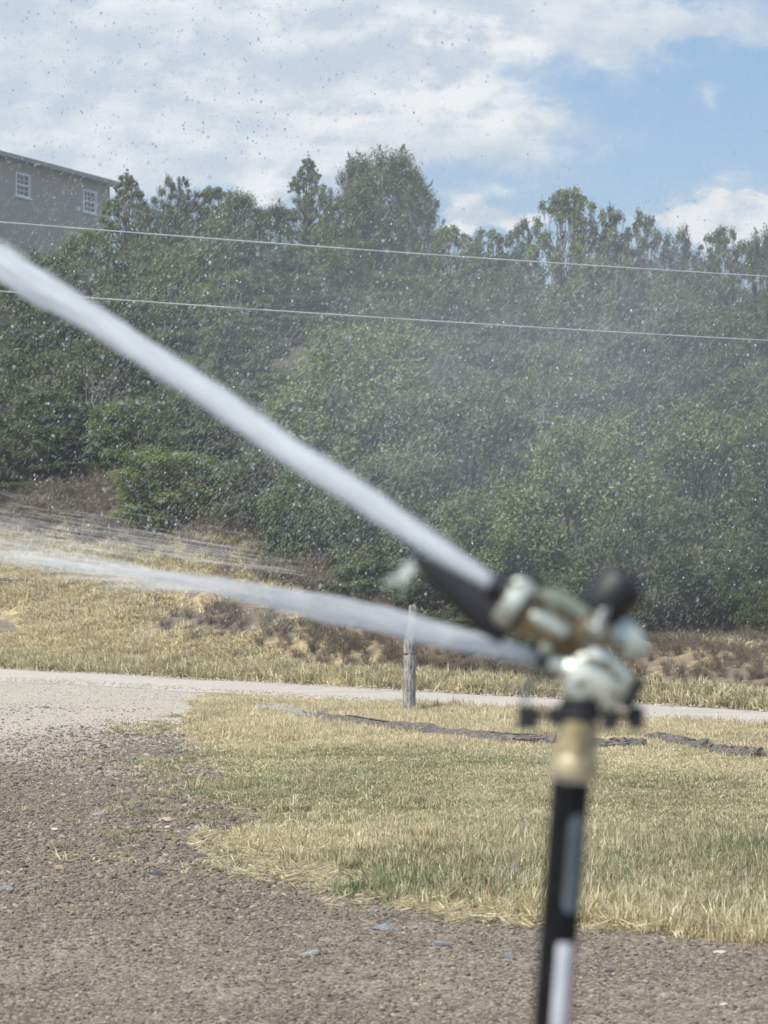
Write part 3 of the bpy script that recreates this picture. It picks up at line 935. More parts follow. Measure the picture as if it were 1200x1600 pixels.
BARE = [bare_mesh(800 + k) for k in range(3)]
BARK_BARE = {}
M_TWIG = m_flat('grey_twig_bark', (.12, .11, .10), (.26, .24, .225), 14, .9, .4, .02)
for me_ in BARE:
    c_ = me_.copy(); c_.materials.clear(); c_.materials.append(M_TWIG); BARK_BARE[me_.name] = c_


def place_tree(px, top, Y, w_px, kind, label, group='trees on the wooded hillside', k=None, name='scrub_oak_tree', cat='tree', base=None):
    X = P(px, 800, Y)[0]; z0 = float(ground_z(X, Y)) if base is None else base
    if group.startswith('oaks along') and px > 480: z0 -= .38
    H = P(px, top, Y)[2] - z0; w = w_px / FPX * Y
    if H < .15: return None
    src = {'oak': OAK, 'open': OPEN, 'cone': CONE}.get(kind)
    o = empty(name, (X, Y, z0), label, cat, group)
    o.rotation_euler = (0, 0, random.uniform(0, 6.28))
    if kind == 'bare':
        o.scale = (w * 1.2, w * 1.2, H / 1.05)
        me = BARE[(k if k is not None else random.randrange(3)) % 3]
        if 'pale' not in label and 'bleached' not in label: me = BARK_BARE[me.name]
        part('branches', me, o)
        return o
    wd = {'oak': 1.0, 'open': .82, 'cone': .78}[kind]
    o.scale = (w / wd, w / wd, H / 1.03)
    tr, cr = src[(k if k is not None else random.randrange(len(src))) % len(src)]
    part('trunk', tr, o); part('crown', cr, o)
    return o


# the ridge against the sky (seen one by one)
RIDGE = [
    (195, 258, 78, 150, 'cone', 'pointed dark evergreen rising beside the right end of the house wall', 'evergreen_tree'),
    (245, 300, 72, 110, 'oak', 'rounded tree just right of the pointed evergreen by the house', None),
    (275, 268, 76, 95, 'open', 'thin tree with a ragged top between the evergreen and the grey bare twigs', None),
    (330, 285, 76, 100, 'open', 'thin leafy tree on the ridge with grey bare twigs on its left', None),
    (375, 300, 70, 130, 'oak', 'round low tree on the ridge left of the small white cloud', None),
    (425, 312, 70, 90, 'oak', 'low tree on the ridge directly under the small white cloud', None),
    (480, 236, 76, 125, 'cone', 'dark upright evergreen with a narrow top, left of the tallest tree', 'evergreen_tree'),
    (530, 285, 72, 90, 'oak', 'tree filling the notch between the narrow evergreen and the tallest tree', None),
    (600, 232, 74, 150, 'oak', 'tallest and broadest leafy tree on the ridge', None),
    (560, 243, 75, 85, 'oak', 'leafy tree on the left side of the tallest tree', None),
    (642, 262, 73.5, 95, 'oak', 'leafy tree on the right side of the tallest tree', None),
    (650, 275, 72, 90, 'open', 'rounded shoulder tree on the right flank of the tallest tree', None),
    (705, 345, 70, 110, 'open', 'thin see-through tree right of the tallest tree with cloud behind', None),
    (760, 350, 68, 125, 'open', 'airy tree with gaps in front of the low white clouds', None),
    (815, 335, 68, 120, 'open', 'loose small tree left of the tall open crowned tree', None),
    (893, 282, 66, 150, 'open', 'tall open crowned tree standing alone above the right part of the ridge', 'open_crowned_tree'),
    (955, 312, 66, 100, 'open', 'slender tree touching the right side of the tall open crowned tree', None),
    (1005, 322, 66, 105, 'open', 'slender tree with two separate leafy tufts right of the tall open tree', None),
    (1060, 345, 64, 90, 'oak', 'leafy tree on the ridge left of the big cloud with dead twigs above', None),
    (1130, 345, 62, 120, 'open', 'small tree in front of the big white cloud at right', None),
    (1195, 355, 60, 90, 'oak', 'dark tree at the right picture edge below the big cloud', None),
]
for k, (px, top, Y, w, kd, lab, nm) in enumerate(RIDGE):
    place_tree(px, top, Y, w, kd, lab, k=k, name=nm or 'ridge_tree')
# fill below the ridge
FRONT = [
    (265, 700, 41, 230, 'oak', 'bright green bush at the foot of the slope above the small dark shrub', 2),
    (355, 660, 43.5, 190, 'oak', 'green tree directly behind and right of the bright green bush', 1),
    (20, 735, 46.8, 210, 'oak', 'low dark bush at the left edge above the bare dirt slope', 3),
    (135, 722, 46.6, 200, 'oak', 'dark bush over the top right of the bare dirt slope', 0),
    (420, 690, 38.5, 210, 'oak', 'dark shaded tree over the dry brush mound', 3),
    (560, 500, 39, 340, 'oak', 'large rounded oak in the middle with pale bare limbs showing through', 4),
    (500, 720, 36.5, 210, 'oak', 'low shaded tree under the jet left of the fence post', 0),
    (625, 690, 34.6, 240, 'oak', 'dark green tree right behind the fence post', 1),
    (725, 585, 36, 290, 'oak', 'rounded green oak above the sprinkler nozzle', 5),
    (775, 760, 32.2, 260, 'oak', 'low green tree directly behind the sprinkler barrel', 2),
    (905, 650, 32.5, 310, 'oak', 'broad pale green oak behind the black counterweight', 4),
    (1015, 760, 30.6, 230, 'oak', 'green tree whose crown reaches down to the grass right of the sprinkler', 1),
    (1125, 605, 34, 270, 'oak', 'bright green oak at the right with dark hollow below it', 5),
    (1225, 640, 33, 190, 'oak', 'green tree cut by the right picture edge', 2),
    (1150, 830, 31.6, 170, 'oak', 'shaded tree in the dark hollow at right behind bleached twigs', 3),
]
for (px, top, Y, w, kd, lab, k) in FRONT:
    o = place_tree(px, top, Y, w, kd, lab, k=k, name='oak_tree', group='oaks along the foot of the hillside')
    if top in (700, 500, 585, 650, 605, 760):      # the yellower, brighter oaks
        me = o.children[1].data if 'crown' in o.children[1].name else o.children[0].data
        me = me.copy(); me.materials.clear(); me.materials.append(M_LEAF3)
        [c for c in o.children if 'crown' in c.name][0].data = me
LEFTW = [(-15, 690, 48.5, 170), (75, 655, 50, 180), (175, 675, 48.5, 190), (235, 640, 50.5, 180), (310, 600, 48, 190), (400, 590, 47, 200), (40, 600, 53, 180), (150, 590, 54, 190),
         (-20, 520, 57, 170), (90, 500, 59, 170), (185, 560, 56, 170), (250, 520, 57, 160)]
LEFTL = ['dark oak at the very left edge above the bare dirt slope', 'dark oak behind the low bush above the bare dirt slope', 'dark oak up the slope left of the bright green bush',
         'dark oak directly above the bright green bush', 'shaded oak right of the one above the bright green bush', 'shaded oak crossed by the middle of the big upper jet',
         'dark oak around the grey thicket near the left edge', 'dark oak up the slope right of the grey thicket', 'oak at the left edge just under the lower power line',
         'oak under the big jet near the left edge', 'oak right beneath the big jet where it crosses the lower wire', 'oak under the big jet, right of where it crosses the lower wire']
for (px, top, Y, w), lab in zip(LEFTW, LEFTL):
    place_tree(px, top, Y, w, 'oak', lab, name='oak_tree', group='oaks in the shaded wood at the left')
MARKS = [(20, "under the house's left window"), (85, 'under the bare tree by the house wall'), (140, "under the house's right window"), (200, 'straight below the pointed evergreen by the house'),
         (262, 'straight below the ragged thin tree of the ridge'), (330, 'straight below the thin leafy ridge tree'), (400, 'straight below the small cloud left of the narrow evergreen'),
         (480, 'straight below the narrow evergreen'), (545, 'straight below the notch left of the tallest tree'), (605, 'straight below the tallest ridge tree'),
         (665, "straight below the tallest tree's right shoulder"), (730, 'straight below the low clouds right of the tallest tree'), (800, 'straight below the loose small ridge tree'),
         (890, 'straight below the tall open crowned tree'), (965, 'straight below the slender ridge tree'), (1040, 'straight below the dead ridge twigs'),
         (1110, 'straight below the edge of the big cloud'), (1175, 'straight below the middle of the big cloud'), (1290, 'at the right picture edge'), (-50, 'at the left picture edge')]
def mark(px): return min(MARKS, key=lambda m: abs(m[0] - px))[1]
rows = [(44, 630, 120), (48.5, 560, 118), (53.5, 490, 108), (58, 430, 98), (63, 385, 86)]
rlab = ['oak just behind the foremost oaks', 'oak below the lower wire', 'oak at the lower wire',
        'oak between the two wires', 'oak at the upper wire']
for ri, (Y, top, sp) in enumerate(rows):
    px = -60 + random.uniform(0, 40)
    while px < 1290:
        y_ = Y + random.uniform(-1.6, 1.6)
        tp = top + random.uniform(-38, 42) + (35 if px > 700 else 0) + (-12 if px < 400 else 0)
        if px < 190: tp = max(tp, 338 + random.uniform(0, 26))
        yy = y_ + (3.5 if px < 300 else -1.5 if px > 800 else 0)
        if random.random() < .10:
            place_tree(px, tp + 20, yy - 1.5, sp * 1.1, 'bare', 'dead grey tree beside oak ' + rlab[ri][4:] + ' ' + mark(px).replace('straight ', ''),
                       'dead grey trees in the hillside wood', name='dead_tree')
        place_tree(px, tp, yy, sp * random.uniform(1.25, 1.7), 'oak' if random.random() < .85 else 'open', rlab[ri] + ' ' + mark(px), 'hillside wood row %s' % ['one', 'two', 'three', 'four', 'five'][ri], name='hillside_tree')
        px += sp * random.uniform(.75, 1.1)
# dead grey trees and twigs that stand out
DEADS = [
    (75, 318, 90, 60, 'dark bare twisted tree standing in front of the grey house wall'),
    (312, 262, 78, 70, 'grey bare twigs sticking above the ridge right of the ragged thin tree'),
    (60, 540, 50.5, 130, 'large grey twiggy thicket in the dark wood at the left edge'),
    (130, 430, 60, 130, 'grey leafless tree in the upper wood just above the big jet'),
    (350, 545, 46, 100, 'grey leafless shrub in the wood right above the big jet'),
    (705, 470, 47, 130, 'grey leafless tree between the two rounded middle oaks'),
    (830, 560, 44, 130, 'grey purple leafless tree above the broad pale oak'),
    (700, 345, 74, 60, 'bare twigs against the low cloud right of the tallest tree'),
    (840, 330, 70, 50, 'bare twigs beside the loose tree on the ridge'),
    (1040, 318, 68, 80, 'dead twigs rising above the ridge left of the big cloud'),
    (1105, 322, 66, 70, 'dead twigs crossing the foot of the big white cloud'),
    (1175, 330, 64, 60, 'dead twigs at the right edge of the ridge'),
    (545, 565, 39.6, 90, 'pale bare limbs poking out of the large rounded oak'),
    (1165, 870, 33, 80, 'bleached bare branch in the dark hollow at the right edge'),
    (1110, 900, 32.2, 50, 'small bleached branch hanging beside the dark hollow'),
    (580, 870, 36, 60, 'grey twigs at the foot of the trees left of the fence post'),
    (480, 850, 38, 90, 'grey twiggy brush behind the dry brush mound'),
]
for k, (px, top, Y, w, lab) in enumerate(DEADS):
    place_tree(px, top, Y, w, 'bare', lab, 'bare grey trees and branches', k, 'bare_tree', 'bare tree')
# dark low shrubs under the wood and dry brush on the mound
for (px, top, Y, w, lab) in [(275, 862, 40.3, 60, 'small dark green shrub at the foot of the bright green bush'),
                             (170, 885, 41.5, 60, 'low grey green shrub at the top of the yellow bank'),
                             (600, 870, 33.6, 190, 'dark undergrowth shrub left of the fence post'),
                             (700, 870, 32.2, 200, 'dark undergrowth shrub behind the long black nozzle arm'),
                             (880, 890, 30.6, 220, 'dark undergrowth shrub hidden behind the sprinkler body'),
                             (1190, 900, 30.6, 130, 'shaded undergrowth shrub at the right edge over the grass bank'),
                             (560, 948, 33.5, 120, 'low dark shrub under the lower jet left of the fence post'),
                             (665, 955, 31.6, 110, 'low dark shrub just right of the fence post'),
                             (745, 965, 30.6, 120, 'low dark shrub between the fence post and the sprinkler'),
                             (830, 985, 29.4, 120, 'low dark shrub behind the lower nozzle')]:
    place_tree(px, top, Y, w, 'oak', lab, 'low shrubs below the wood', None, 'shrub', 'shrub')


def twig_tuft(name, seed):
    r = np.random.default_rng(seed); B = Bag()
    for _ in range(26):
        a = r.uniform(0, 6.28); d = np.array([math.cos(a) * r.uniform(.1, .7), math.sin(a) * r.uniform(.1, .7), 1.0])
        p0 = np.array([r.normal(0, .15), r.normal(0, .15), 0]); p1 = p0 + d * r.uniform(.5, 1)
        pts = curve_pts(p0, p1, 0, r, 4, .09); B.tube(pts, np.linspace(.012, .004, 4), 3, False)
        for _ in range(3):
            q = pts[r.integers(1, 4)]; B.tube([q, q + r.normal(0, .16, 3) + [0, 0, .1]], [.006, .003], 3, False)
    return B.mesh(name, m_brush, False)


m_brush = m_flat('dry_brush', (.085, .068, .052), (.22, .178, .132), 3, .9)
nb = 11000
xs_, ss_ = rng.uniform(-9, 9, nb), rng.uniform(.55, 7.5, nb)
keep = ((rng.random(nb) < .75) & (rng.random(nb) < sstep(-2.3, .2, xs_)) & (ss_ > .55)) | ((ss_ > np.interp(xs_, [-9, -4.5, -3.5, -2, 0, 2, 5, 9], [5.5, 4.6, 3.9, 3.2, 2.6, 2.4, 2.4, 3.4])) | ((rng.random(nb) < .8 * np.exp(-(((xs_ + 2.3) / 1.0) ** 2 + ((ss_ - 1.9) / .7) ** 2))) & (ss_ < 2.9))) & (rng.random(nb) < .42)
xs_, ss_ = xs_[keep], ss_[keep]; ys_ = (D_FAR + ss_ - .701 * xs_) / .713; n = len(xs_)
sc_ = rng.uniform(.10, .32, n) * np.interp(ss_, [.55, 1.3, 4], [.6, .95, 1.2]) * np.where((xs_ > 3.2) & (ss_ < 4.5), .6, 1.0)
scatter('dry_brush', np.stack([xs_, ys_, ground_z(xs_, ys_)], -1), np.stack([rng.normal(0, .2, n), rng.normal(0, .2, n), rng.uniform(0, 6.28, n)], -1),
        np.stack([sc_ * 1.2, sc_ * 1.2, sc_], -1), rng.integers(0, 3, n), proto_collection('brush_kinds', [twig_tuft('brush_tuft', 900 + k) for k in range(3)]),
        'brown dry brush and weed stalks below the trees')

# ------------------------------------------------------------------ the house on the hill
A = np.array([P(0, 245, 108)[0], 108.0]); Bp = np.array([P(170, 290, 116)[0], 116.0])
wd_ = (Bp - A) / np.linalg.norm(Bp - A); wn_ = np.array([wd_[1], -wd_[0]])       # along the wall, and out of it
EAVE = 22.0
Rm = np.array([[wd_[0], wn_[0], 0], [wd_[1], wn_[1], 0], [0, 0, 1.0]])
ang = math.atan2(wd_[1], wd_[0])
hx = empty('grey_house', (A[0], A[1], 14.0), 'grey stuccoed house with two white sash windows on top of the hill', 'house')
hx.rotation_euler = (0, 0, ang)                                                   # local x along the wall, local -y outwards
Lw = np.linalg.norm(Bp - A)


def lx(px):  # distance along the wall for a picture column
    u = (px - 600) / FPX
    return (u * A[1] - A[0]) / (wd_[0] - u * wd_[1])


win = [(lx(33), 'w'), (lx(138), 'w')]
zt, zb = P(33, 271, 108 + .88 * win[0][0])[2] - 14, P(33, 308, 108 + .88 * win[0][0])[2] - 14
WW_ = 1.15
B = Bag()
segs = [-9.0] + sum([[w_ - WW_ / 2, w_ + WW_ / 2] for w_, _ in win], []) + [Lw + .1]
for k in range(0, len(segs), 2):
    B.box(((segs[k] + segs[k + 1]) / 2, .15, 3.6), (segs[k + 1] - segs[k], .3, 8.8))
for w_, _ in win:
    B.box((w_, .15, (zt + 8.0) / 2), (WW_, .3, 8.0 - zt)); B.box((w_, .15, (zb - .8) / 2), (WW_, .3, zb + .8))
B.box((Lw - .05, 4.2, 3.6), (.3, 7.8, 8.8)); B.box((-4.5, 8.1, 3.6), (2 * Lw + 0.2 - 0.9, .3, 8.8)); B.box((-8.85, 4.2, 3.6), (.3, 7.8, 8.8))
part('wall', B.mesh('wall', M_STUCCO), hx)
B = Bag()
v = np.array([[-9.5, -.55, 8.0], [Lw + .22, -.55, 8.0], [Lw + .22, 8.8, 8.0], [-9.5, 8.8, 8.0], [-9.5, -.55, 8.22], [Lw + .22, -.55, 8.22], [Lw + .22, 8.8, 8.22],
              [-9.5, 8.8, 8.22], [-9.5, 4.1, 9.1], [Lw + .22, 4.1, 9.1]])
B.add(v, [[0, 3, 2, 1], [0, 1, 5, 4], [2, 3, 7, 6], [4, 5, 9, 8], [6, 7, 8, 9], [1, 2, 6, 5], [3, 0, 4, 7]], [[5, 6, 9], [7, 4, 8]])
rf = part('roof', B.mesh('roof', M_ROOF), hx)
B = Bag(); B.box(((Lw - 9) / 2, -.58, 8.08), (Lw + 10, .05, .2)); part('fascia', B.mesh('fascia', M_FASCIA), rf)
for w_, _ in win:
    B = Bag(); fw = .09; zc, hz = (zt + zb) / 2, zt - zb
    for sx in (-1, 1): B.box((w_ + sx * (WW_ / 2 - fw / 2), .02, zc), (fw, .12, hz))
    for z_ in (zb + fw / 2, zt - fw / 2): B.box((w_, .02, z_), (WW_ - 2 * fw, .12, fw))
    B.box((w_, .03, zc), (WW_ - 2 * fw, .10, .07))
    wf = part('window', B.mesh('window_frame', M_WHITE), hx)
    B = Bag()
    for z0_, z1_ in ((zb + fw, zc - .035), (zc + .035, zt - fw)):
        for t_ in (1 / 3, 2 / 3): B.box((w_ - WW_ / 2 + fw + (WW_ - 2 * fw) * t_, .055, (z0_ + z1_) / 2), (.035, .03, z1_ - z0_))
        B.box((w_, .06, (z0_ + z1_) / 2), (WW_ - 2 * fw, .03, .035))
    part('muntins', B.mesh('muntins', M_WHITE), wf)
    B = Bag(); B.box((w_, .10, zc), (WW_ - 2 * fw, .02, hz - 2 * fw)); part('pane', B.mesh('pane', M_GLASS), wf)
    B = Bag(); B.box((w_, -.04, zb - .04), (WW_ + .12, .16, .08)); part('sill', B.mesh('sill', M_WHITE), wf)

# ------------------------------------------------------------------ power lines
for (pa, pb, zz, lab) in [((0, 347), (1200, 432), 5.57, 'upper power line, thin pale wire crossing the wooded hillside'),
                          ((0, 455), (1200, 532), 4.78, 'lower power line, thin pale wire crossing in front of the wood')]:
    a = P(*pa, 25.0); Yb = 25.0
    for Yb in np.arange(25, 40, .01):
        b = P(*pb, Yb)
        if b[2] >= a[2]: break
    t = np.linspace(-2.2, 3.2, 60)[:, None]
    pts = a + (b - a) * t
    pts[:, 2] += .10 * ((t[:, 0] - .5) ** 2 - .25)
    V_, Q, T = tube(pts, .0085, 6)
    tag(part('power_line', mesh_np('power_line', V_, [Q, T], M_WIRE, True)), lab, 'power line', 'two power lines')

# ------------------------------------------------------------------ fence post and logs
Yp = 24.4
pp = [P(638, 1118, Yp), P(639, 1080, Yp), P(641, 1040, Yp), P(640, 1010, Yp), P(644, 975, Yp), P(646, 946, Yp)]
pp[0][2] = -.15
ctr = np.array(pp); tt_ = np.linspace(0, 5, 26)
cc = np.stack([np.interp(tt_, range(6), ctr[:, k]) for k in range(3)], -1)
rr_ = np.interp(tt_, range(6), [.074, .070, .074, .066, .050, .047]) * (1 + rng.normal(0, .05, 26))
V_, Q, T = tube(cc, rr_, 12)
V_[:-2] += (vnoise(V_[:-2, 0] * 40 + V_[:-2, 1] * 30, V_[:-2, 2] * 4, 1.0, 3)[:, None] - .5) * .018 * np.array([1, 1, .2])
pe = empty('fence_post', (cc[0][0], Yp, 0), 'leaning weathered grey fence post standing between road and lawn', 'fence post')
def local_part(name, me, root):
    me.transform(Matrix.Translation(-root.location)); return part(name, me, root)
local_part('post', smooth_by_angle(mesh_np('post', V_, [Q, T], M_POST), 35), pe)
B = Bag(); c_ = P(640, 1023, Yp)
th = np.linspace(0, 2 * np.pi * 2, 40)
B.tube(np.stack([c_[0] + .074 * np.cos(th), c_[1] + .074 * np.sin(th), c_[2] + .01 * th / 6], -1), .004, 5)
B.tube([c_ + [-.06, 0, 0], c_ + [-.12, .02, .01], c_ + [-.14, .03, -.01]], .004, 5)
local_part('wire_loop', B.mesh('wire_loop', M_RUST, True), pe)


def log(pts_px, rad, m, label, seed, name='log'):
    r = np.random.default_rng(seed)
    g = [on_ground(*q) for q in pts_px]
    g = np.array(g); n = 40; t = np.linspace(0, len(g) - 1, n)
    c = np.stack([np.interp(t, range(len(g)), g[:, k]) for k in range(3)], -1)
    c[:, 2] = ground_z(c[:, 0], c[:, 1]) + rad * .35 + np.convolve(r.normal(0, .008, n + 4), np.ones(5) / 5, 'valid')
    V_, Q, T = tube(c, rad * (1 + np.convolve(r.normal(0, .2, n + 4), np.ones(5) / 5, 'valid')), 14)
    k = np.arange(n * 14)
    j = (k % 14)
    V_[:-2] += ((vnoise(j * 1.7, (k // 14) * .35, 1.0, seed)[:, None] - .5) * rad * .7) * np.array([.3, 1, 1])
    o = empty(name, tuple(c[n // 2]), label, 'log', 'old logs lying across the lawn')
    local_part('trunk', smooth_by_angle(mesh_np('trunk', V_, [Q, T], m), 30), o)
    B = Bag()
    for _ in range(26):                     # splinters and bark strips standing off the log
        i = r.integers(1, n - 6); a = r.uniform(0.2, 2.6)
        off = np.array([0, -math.cos(a) * rad * 1.02, math.sin(a) * rad * 1.02])
        B.tube([c[i] + off, c[i + 2] + off * 1.06, c[i + 4] + off * 1.02], [.004, .010, .003], 4)
    local_part('bark_strips', B.mesh('bark_strips', m, False), o)['kind'] = 'stuff'
    return o


log([(403, 1113), (450, 1118), (508, 1132)], .075, M_TIMBER, 'pale split timber log, leftmost of the old logs behind the lawn', 5)
log([(500, 1130), (600, 1143), (700, 1155), (780, 1164), (868, 1168)], .078, M_TIMBER_D, 'long dark rotten log lying left of the brass fitting', 6)
log([(872, 1170), (940, 1172), (1008, 1172)], .072, M_TIMBER_D, 'short grey log lying just right of the brass fitting', 8)
log([(1016, 1160), (1060, 1168), (1104, 1175)], .072, M_TIMBER_D, 'blackened log stump end on the lawn right of the sprinkler', 9)
log([(1118, 1180), (1150, 1184), (1188, 1188)], .072, M_TIMBER_D, 'dark rotten log piece near the right picture edge', 10)
# dead branch on the bank at the left edge
B = Bag(); c_ = on_ground(4, 922)
r_ = np.random.default_rng(3)
for k in range(9):
    d = np.array([r_.uniform(-.2, .9), r_.uniform(-.3, .3), r_.uniform(-.15, .25)])
    B.tube(curve_pts(c_ + [-.4, 0, .12], c_ + d * .7 + [0, 0, .15], 0, r_, 5, .05), np.linspace(.02, .004, 5), 5)
o = part('fallen_branch', B.mesh('fallen_branch', M_TIMBER_D)); tag(o, 'dark fallen branch lying on the yellow bank at the left edge', 'branch')

# ------------------------------------------------------------------ the sprinkler on its pipe
YS = 1.9
S = YS / FPX                               # metres per picture pixel at the sprinkler


def Q3(px, py, dy=0.0):
    """point of the sprinkler; dy in the same units as the picture pixel, away from the viewer"""
    p = P(px, py, YS); return p + np.array([0, dy * S, 0])


def cyl(bag, a, b, r0, r1=None, n=28, prof=None):
    a, b = np.asarray(a, float), np.asarray(b, float)
    if prof is None:
        prof = [(0, r0 * .93), (.03, r0), (.97, r1 if r1 is not None else r0), (1, (r1 if r1 is not None else r0) * .93)]
    pts = np.array([a + (b - a) * t for t, _ in prof]); bag.tube(pts, np.array([q for _, q in prof]) * S, n)
    return bag


def prism(bag, poly, y0, y1, bevel=2.0):
    """outline in picture pixels given depth y0..y1, with chamfered rims"""
    poly = np.array(poly, float); c = poly.mean(0); n = len(poly)
    inner = c + (poly - c) * (1 - bevel / np.linalg.norm(poly - c, axis=1, keepdims=True))
    rings = [(inner, y0), (poly, y0 + bevel), (poly, y1 - bevel), (inner, y1)]
    V_ = np.array([Q3(p[0], p[1], d) for ring, d in rings for p in ring])
    i = np.arange(3)[:, None] * n; j = np.arange(n)[None, :]; jn = (j + 1) % n
    Qd = np.stack([i + j, i + jn, i + n + jn, i + n + j], -1).reshape(-1, 4)
    V_ = np.vstack([V_, Q3(*c, y0), Q3(*c, y1)]); k = len(V_) - 2; jj = np.arange(n); jk = (jj + 1) % n
    T = np.vstack([np.stack([jk, jj, np.full(n, k)], -1), np.stack([3 * n + jj, 3 * n + jk, np.full(n, k + 1)], -1)])
    return bag.add(V_, Qd, T)


def rounded(pts, k=4):
    """chaikin-rounded outline"""
    p = np.array(pts, float)
    for _ in range(1):
        q = np.roll(p, -1, 0); p = np.stack([p * .75 + q * .25, p * .25 + q * .75], 1).reshape(-1, 2)
    return p


ax_top, ax_bot = Q3(893, 1212), Q3(862, 1600)
pdir = (ax_bot - ax_top) / np.linalg.norm(ax_bot - ax_top)
foot = ax_top + pdir * (ax_top[2] + .12) / abs(pdir[2])
spr = empty('impact_sprinkler', (foot[0], foot[1], 0), 'wet impact sprinkler on a leaning black pipe shooting two jets to the left', 'sprinkler')
def sp(name, bag, m, smooth=35, lab=None):
    me = bag.mesh(name, m); smooth_by_angle(me, smooth)
    o = local_part(name, me, spr)
    if lab: o['label'] = lab
    return o
def sub(name, bag, m, parent, smooth=35, lab=None):
    me = bag.mesh(name, m); smooth_by_angle(me, smooth)
    me.transform(Matrix.Translation(-spr.location)); o = part(name, me, parent)
    if lab: o['label'] = lab
    return o


B = Bag(); B.tube([foot, ax_top + (foot - ax_top) * .5, ax_top], 29.5 * S, 40); pipe = sp('pipe', B, M_PIPE)


def sticker(a_py, b_py, th0, th1, m, name, lift=.35, round_=True):
    """a printed sticker wrapped on the pipe; th in degrees, 0 faces the camera, + to the right"""
    def axis(py):
        t = (py - 1212) / (1600 - 1212); return ax_top + (ax_bot - ax_top) * t
    a, b = axis(a_py), axis(b_py); L_ = np.linalg.norm(b - a); R_ = (29.5 + lift) * S
    up = -pdir; side = np.array([1.0, 0, 0]) - up * up[0]; side /= np.linalg.norm(side); fr = np.cross(side, up)
    if fr[1] > 0: fr = -fr
    n, m2 = 40, 14
    V_ = []
    w = R_ * R(th1 - th0)
    for i in range(n):
        t = i / (n - 1); e = min(t, 1 - t) * L_
        k = 1.0
        cr = w / 2 if round_ else w * .12
        if e < cr: k = math.sqrt(max(0, 1 - (1 - e / cr) ** 2)) if round_ else (w / 2 - cr + math.sqrt(max(0, cr * cr - (cr - e) ** 2))) / (w / 2)
        k = max(k, .02)
        mid = (th0 + th1) / 2; hw = (th1 - th0) / 2 * k
        for j in range(m2):
            th = R(mid - hw + 2 * hw * j / (m2 - 1))
            V_.append(a + (b - a) * t + (side * math.sin(th) + fr * math.cos(th)) * R_)
    ii = (np.arange(n - 1)[:, None] * m2 + np.arange(m2 - 1)[None, :]).ravel()
    bg_ = Bag().add(np.array(V_), np.stack([ii, ii + 1, ii + m2 + 1, ii + m2], -1))
    return sub(name, bg_, m, pipe)


sticker(1268, 1424, -2, 62, M_LABEL_B, 'sticker', .35)['label'] = 'slate blue rounded sticker high on the pipe'
sticker(1468, 1602, -8, 48, M_LABEL_W, 'sticker', .35, False)['label'] = 'white sticker low on the pipe'
sticker(1474, 1600, 48.5, 62, M_RED, 'sticker', .3, False)['label'] = 'narrow red sticker edge beside the white sticker'

# brass bushing: collar, hexagon, thread
B = Bag(); cyl(B, Q3(894, 1214), Q3(899, 1180), 0, n=36, prof=[(0, 33), (.1, 37), (.6, 37.5), (.8, 36), (1, 33)])
brass = sp('brass_reducer', B, M_BRASS, 30)
B = Bag(); V_, Qd, T = tube([Q3(898, 1186), Q3(901, 1160)], 37 * S, 6); B.add(V_, Qd, T); sub('hexagon', B, M_BRASS, brass, 20)
prof = []
for k in range(9):
    t = k / 9; prof += [(t, 30.5), (t + .055, 32.5)]
B = Bag(); cyl(B, Q3(901, 1162), Q3(905, 1126), 0, n=36, prof=prof + [(1, 31)]); sub('thread', B, M_BRASS, brass, 50)
B = Bag(); cyl(B, Q3(893, 1222), Q3(894, 1208), 32, 33); sp('pipe_ring', B, M_STEEL)

# black bearing sleeve with two trip collars
B = Bag(); cyl(B, Q3(904, 1132), Q3(907, 1084), 0, n=36, prof=[(0, 30), (.15, 31), (.18, 28), (.45, 28), (.5, 32), (.75, 32), (.8, 27), (1, 27)])
sleeve = sp('bearing_sleeve', B, M_BLACK)
def trip(px0, px1, py, w, h, dy):
    B = Bag(); a = Q3(904, 1116, dy * .5)
    th = np.linspace(0, 2 * np.pi, 33)
    c = Q3(905, py - 4)
    B.tube(np.stack([c[0] + 33 * S * np.cos(th), c[1] + 33 * S * np.sin(th), np.full(33, c[2])], -1), 4.2 * S, 8, False)
    for k in (-3, 3):
        B.tube([Q3(905 + (28 if px1 > 905 else -28), py - 4 + k, dy * .3), Q3((px1 + px0) / 2, py - 3 + k, dy), Q3(px1, py + k * .5, dy)], 3.4 * S, 8)
    o = sp('trip_collar', B, M_BLACK)
    Bt = Bag(); prism(Bt, [(px1 - w / 2.4, py - h / 2.3), (px1 + w / 2.4, py - h / 2.5), (px1 + w / 2.4, py + h / 2.4), (px1 - w / 2.4, py + h / 2.3)], dy - 8, dy + 8, 2.5)
    sub('tab', Bt, M_BLACK, o)
    return o
trip(865, 824, 1120, 38, 44, -8)
trip(935, 993, 1121, 31, 44, -4)
for (px, py, w, h) in [(868, 1117, 26, 34), (952, 1123, 31, 40)]:
    B = Bag(); prism(B, [(px - w / 2.4, py - h / 2.4), (px + w / 2.4, py - h / 2.5), (px + w / 2.4, py + h / 2.4), (px - w / 2.4, py + h / 2.3)], -22, -6, 2.5)
    sub('tab', B, M_BLACK, sleeve)

# lower casting: elbow, web and fin
B = Bag()
prism(B, rounded([(880, 1092), (884, 1052), (896, 1016), (922, 1004), (950, 1016), (972, 1038), (990, 1060), (976, 1088), (962, 1114), (946, 1112), (936, 1094)]), -26, 26, 8)
body = sp('lower_body', B, M_CAST, 50)
B = Bag(); cyl(B, Q3(906, 1090), Q3(908, 1052), 27, 30); sub('riser', B, M_CAST, body)
B = Bag(); prism(B, [(996, 1054), (1008, 1062), (992, 1096), (976, 1108), (968, 1100), (982, 1084)], -22, 12, 1.5); sub('trip_lever', B, M_BLACK, body)
